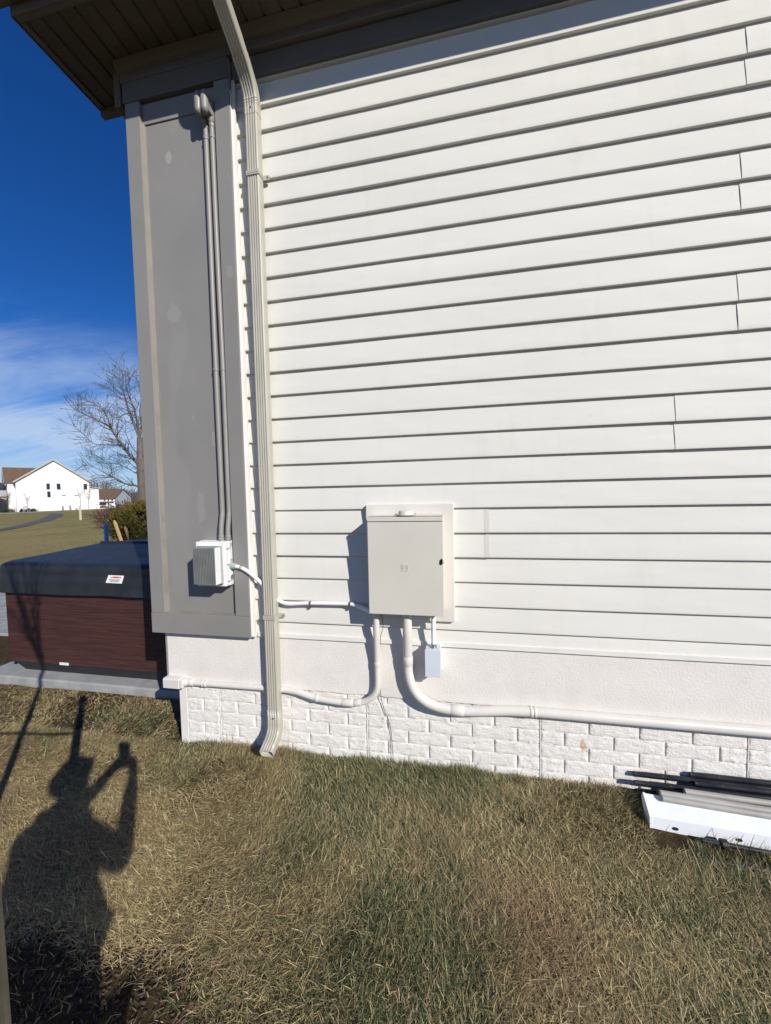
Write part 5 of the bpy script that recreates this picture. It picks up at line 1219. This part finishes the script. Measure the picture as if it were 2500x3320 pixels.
x, y = scatter(110000, -6.0, -1.6, -1.2, .47, rs, lambda x, y: keep_near(x, y) & ((x < -3.0) | (y > .02)))
blades('grass', x, y, .95, 1.25, rs, 3, 'patchy tan grass before the concrete pad', greenb=-.12)
x, y = scatter(80000, -11, -4.4, -3.0, 5.5, rs, lambda x, y: ~((x > sx0 - .02) & (y > sy0) & (y < sy1)) & ~((x > -6.2) & (y < 1.3)) & ~((x > -9.3) & (x < -4.8) & (y > 1.3) & (y < 3.5)) & (rs.random(len(x)) < np.clip(14 / np.hypot(x, y + 2) ** 1.15, .12, 1)))
rr = np.hypot(x, y + CAM_D)
blades('grass', x, y, 0.75, 1.1 + .10 * rr, rs, 2, 'mown winter grass on the field behind the hot tub', greenb=.02, upright=.15)
# tall tufts standing against the brick, and ranker clumps out in the lawn
tx_, ty_ = [], []
for k in range(150):
    cx_ = rs.uniform(-1.9, 2.2); cy_ = -rs.uniform(.06, 1.15) ** 1.3; q = rs.integers(25, 90)
    if cx_ < -.6 and cy_ < -.75: continue
    if cx_ > .72 and cy_ > -.32: continue
    tx_.append(cx_ + rs.normal(size=q) * .030); ty_.append(cy_ + rs.normal(size=q) * .022)
x, y = np.concatenate(tx_), np.concatenate(ty_)
blades('grass', x, y, 1.25, .95, rs, 3, 'ranker green clumps standing out of the matted lawn', greenb=.40, upright=.30)
tx_, ty_ = [], []
for k in range(46):
    cx_ = rs.uniform(-1.6, .8); cy_ = -rs.uniform(-.01, .03); q = rs.integers(30, 110)
    tx_.append(cx_ + rs.normal(size=q) * .028); ty_.append(np.minimum(cy_ + rs.normal(size=q) * .014, .014))
for k in range(26):
    cx_ = rs.uniform(.80, 1.7); cy_ = -.212 - .06 * (cx_ - .8) - rs.uniform(0, .05); q = rs.integers(14, 50)
    tx_.append(cx_ + rs.normal(size=q) * .022); ty_.append(cy_ + rs.normal(size=q) * .012)
x, y = np.concatenate(tx_), np.concatenate(ty_)
blades('grass', x, y, 1.15, .95, rs, 3, 'taller tufts of grass along the foot of the brick', greenb=.18, upright=.45)
# bark mulch round the young tree
n = 16000; x = MUL[0] + rs.uniform(-1.3, 1.3, n); y = MUL[1] + rs.uniform(-.8, .8, n); ok = rs.random(n) < mulch_mask(x, y); x, y = x[ok], y[ok]; n = len(x)
z = terrain(x, y) + rs.uniform(0, .016, n); a = rs.uniform(0, 6.28, n); L = rs.uniform(.006, .024, n); w = L * rs.uniform(.16, .42, n); h = rs.uniform(.0015, .004, n); tl = rs.normal(size=n) * .28
dx = np.stack([np.cos(a) * np.cos(tl), np.sin(a) * np.cos(tl), np.sin(tl)], 1); dy = np.stack([-np.sin(a), np.cos(a), rs.normal(size=n) * .25], 1); dz = np.cross(dx, dy)
c = np.stack([x, y, z], 1); V = []
for (i, j, k) in ((-1, -.7, -1), (1, -1, -1), (.85, 1, -1), (-.9, .8, -1), (-.9, -.6, 1), (.9, -.8, 1), (.8, .8, 1), (-.8, .7, 1)): V.append(c + dx * (L * i / 2)[:, None] + dy * (w * j / 2)[:, None] + dz * (h * k / 2)[:, None])
V = np.stack(V, 1).reshape(-1, 3); bq = np.array([(0, 3, 2, 1), (4, 5, 6, 7), (0, 1, 5, 4), (1, 2, 6, 5), (2, 3, 7, 6), (3, 0, 4, 7)])
F = ((np.arange(n) * 8)[:, None, None] + bq[None]).reshape(-1)
q = rs.random(n)[:, None]; col = np.where(q < .6, np.array([.060, .042, .032]), np.where(q < .95, np.array([.095, .070, .054]), np.array([.26, .20, .13]))) * rs.uniform(.7, 1.3, (n, 1))
C = np.repeat(np.concatenate([col, np.ones((n, 1))], 1), 8, 0)
tag(mesh_np('mulch', V, F, np.arange(n * 6) * 4, np.full(n * 6, 4), 'chip', C), 'dark bark mulch round the foot of the young tree', 'mulch', kind='stuff')

# a few dead leaves blown onto the lawn
n = 34; x, y = scatter(900, -2.8, 1.6, -1.35, -.05, rs, lambda x, y: keep_near(x, y)); x, y = x[:n], y[:n]; n = len(x); m = MB()
for k in range(n):
    L_ = rs.uniform(.007, .015); a_ = rs.uniform(0, 6.28); c_ = Vector((x[k], y[k], tz(x[k], y[k]) + rs.uniform(.016, .026))); ax = Vector((math.cos(a_), math.sin(a_), rs.normal() * .3)).normalized(); bx_ = Vector((-math.sin(a_), math.cos(a_), rs.normal() * .3)).normalized(); up_ = ax.cross(bx_)
    vs_ = [c_ - ax * L_, c_ - ax * L_ * .35 + bx_ * L_ * .42 + up_ * .003, c_ + ax * L_ * .35 + bx_ * L_ * .33 + up_ * .004, c_ + ax * L_, c_ + ax * L_ * .35 - bx_ * L_ * .33 + up_ * .004, c_ - ax * L_ * .35 - bx_ * L_ * .42 + up_ * .003, c_]
    col = np.array([(.33, .17, .07), (.38, .26, .13), (.22, .12, .06)][k % 3]) * rs.uniform(.8, 1.2)
    m.add(vs_, [(0, 1, 6), (1, 2, 6), (2, 3, 6), (3, 4, 6), (4, 5, 6), (5, 0, 6)], (*col, 1))
tag(m.build('leaf_litter', 'blade', fix=False), 'scattered dead brown leaves caught in the grass', 'leaves', kind='stuff')
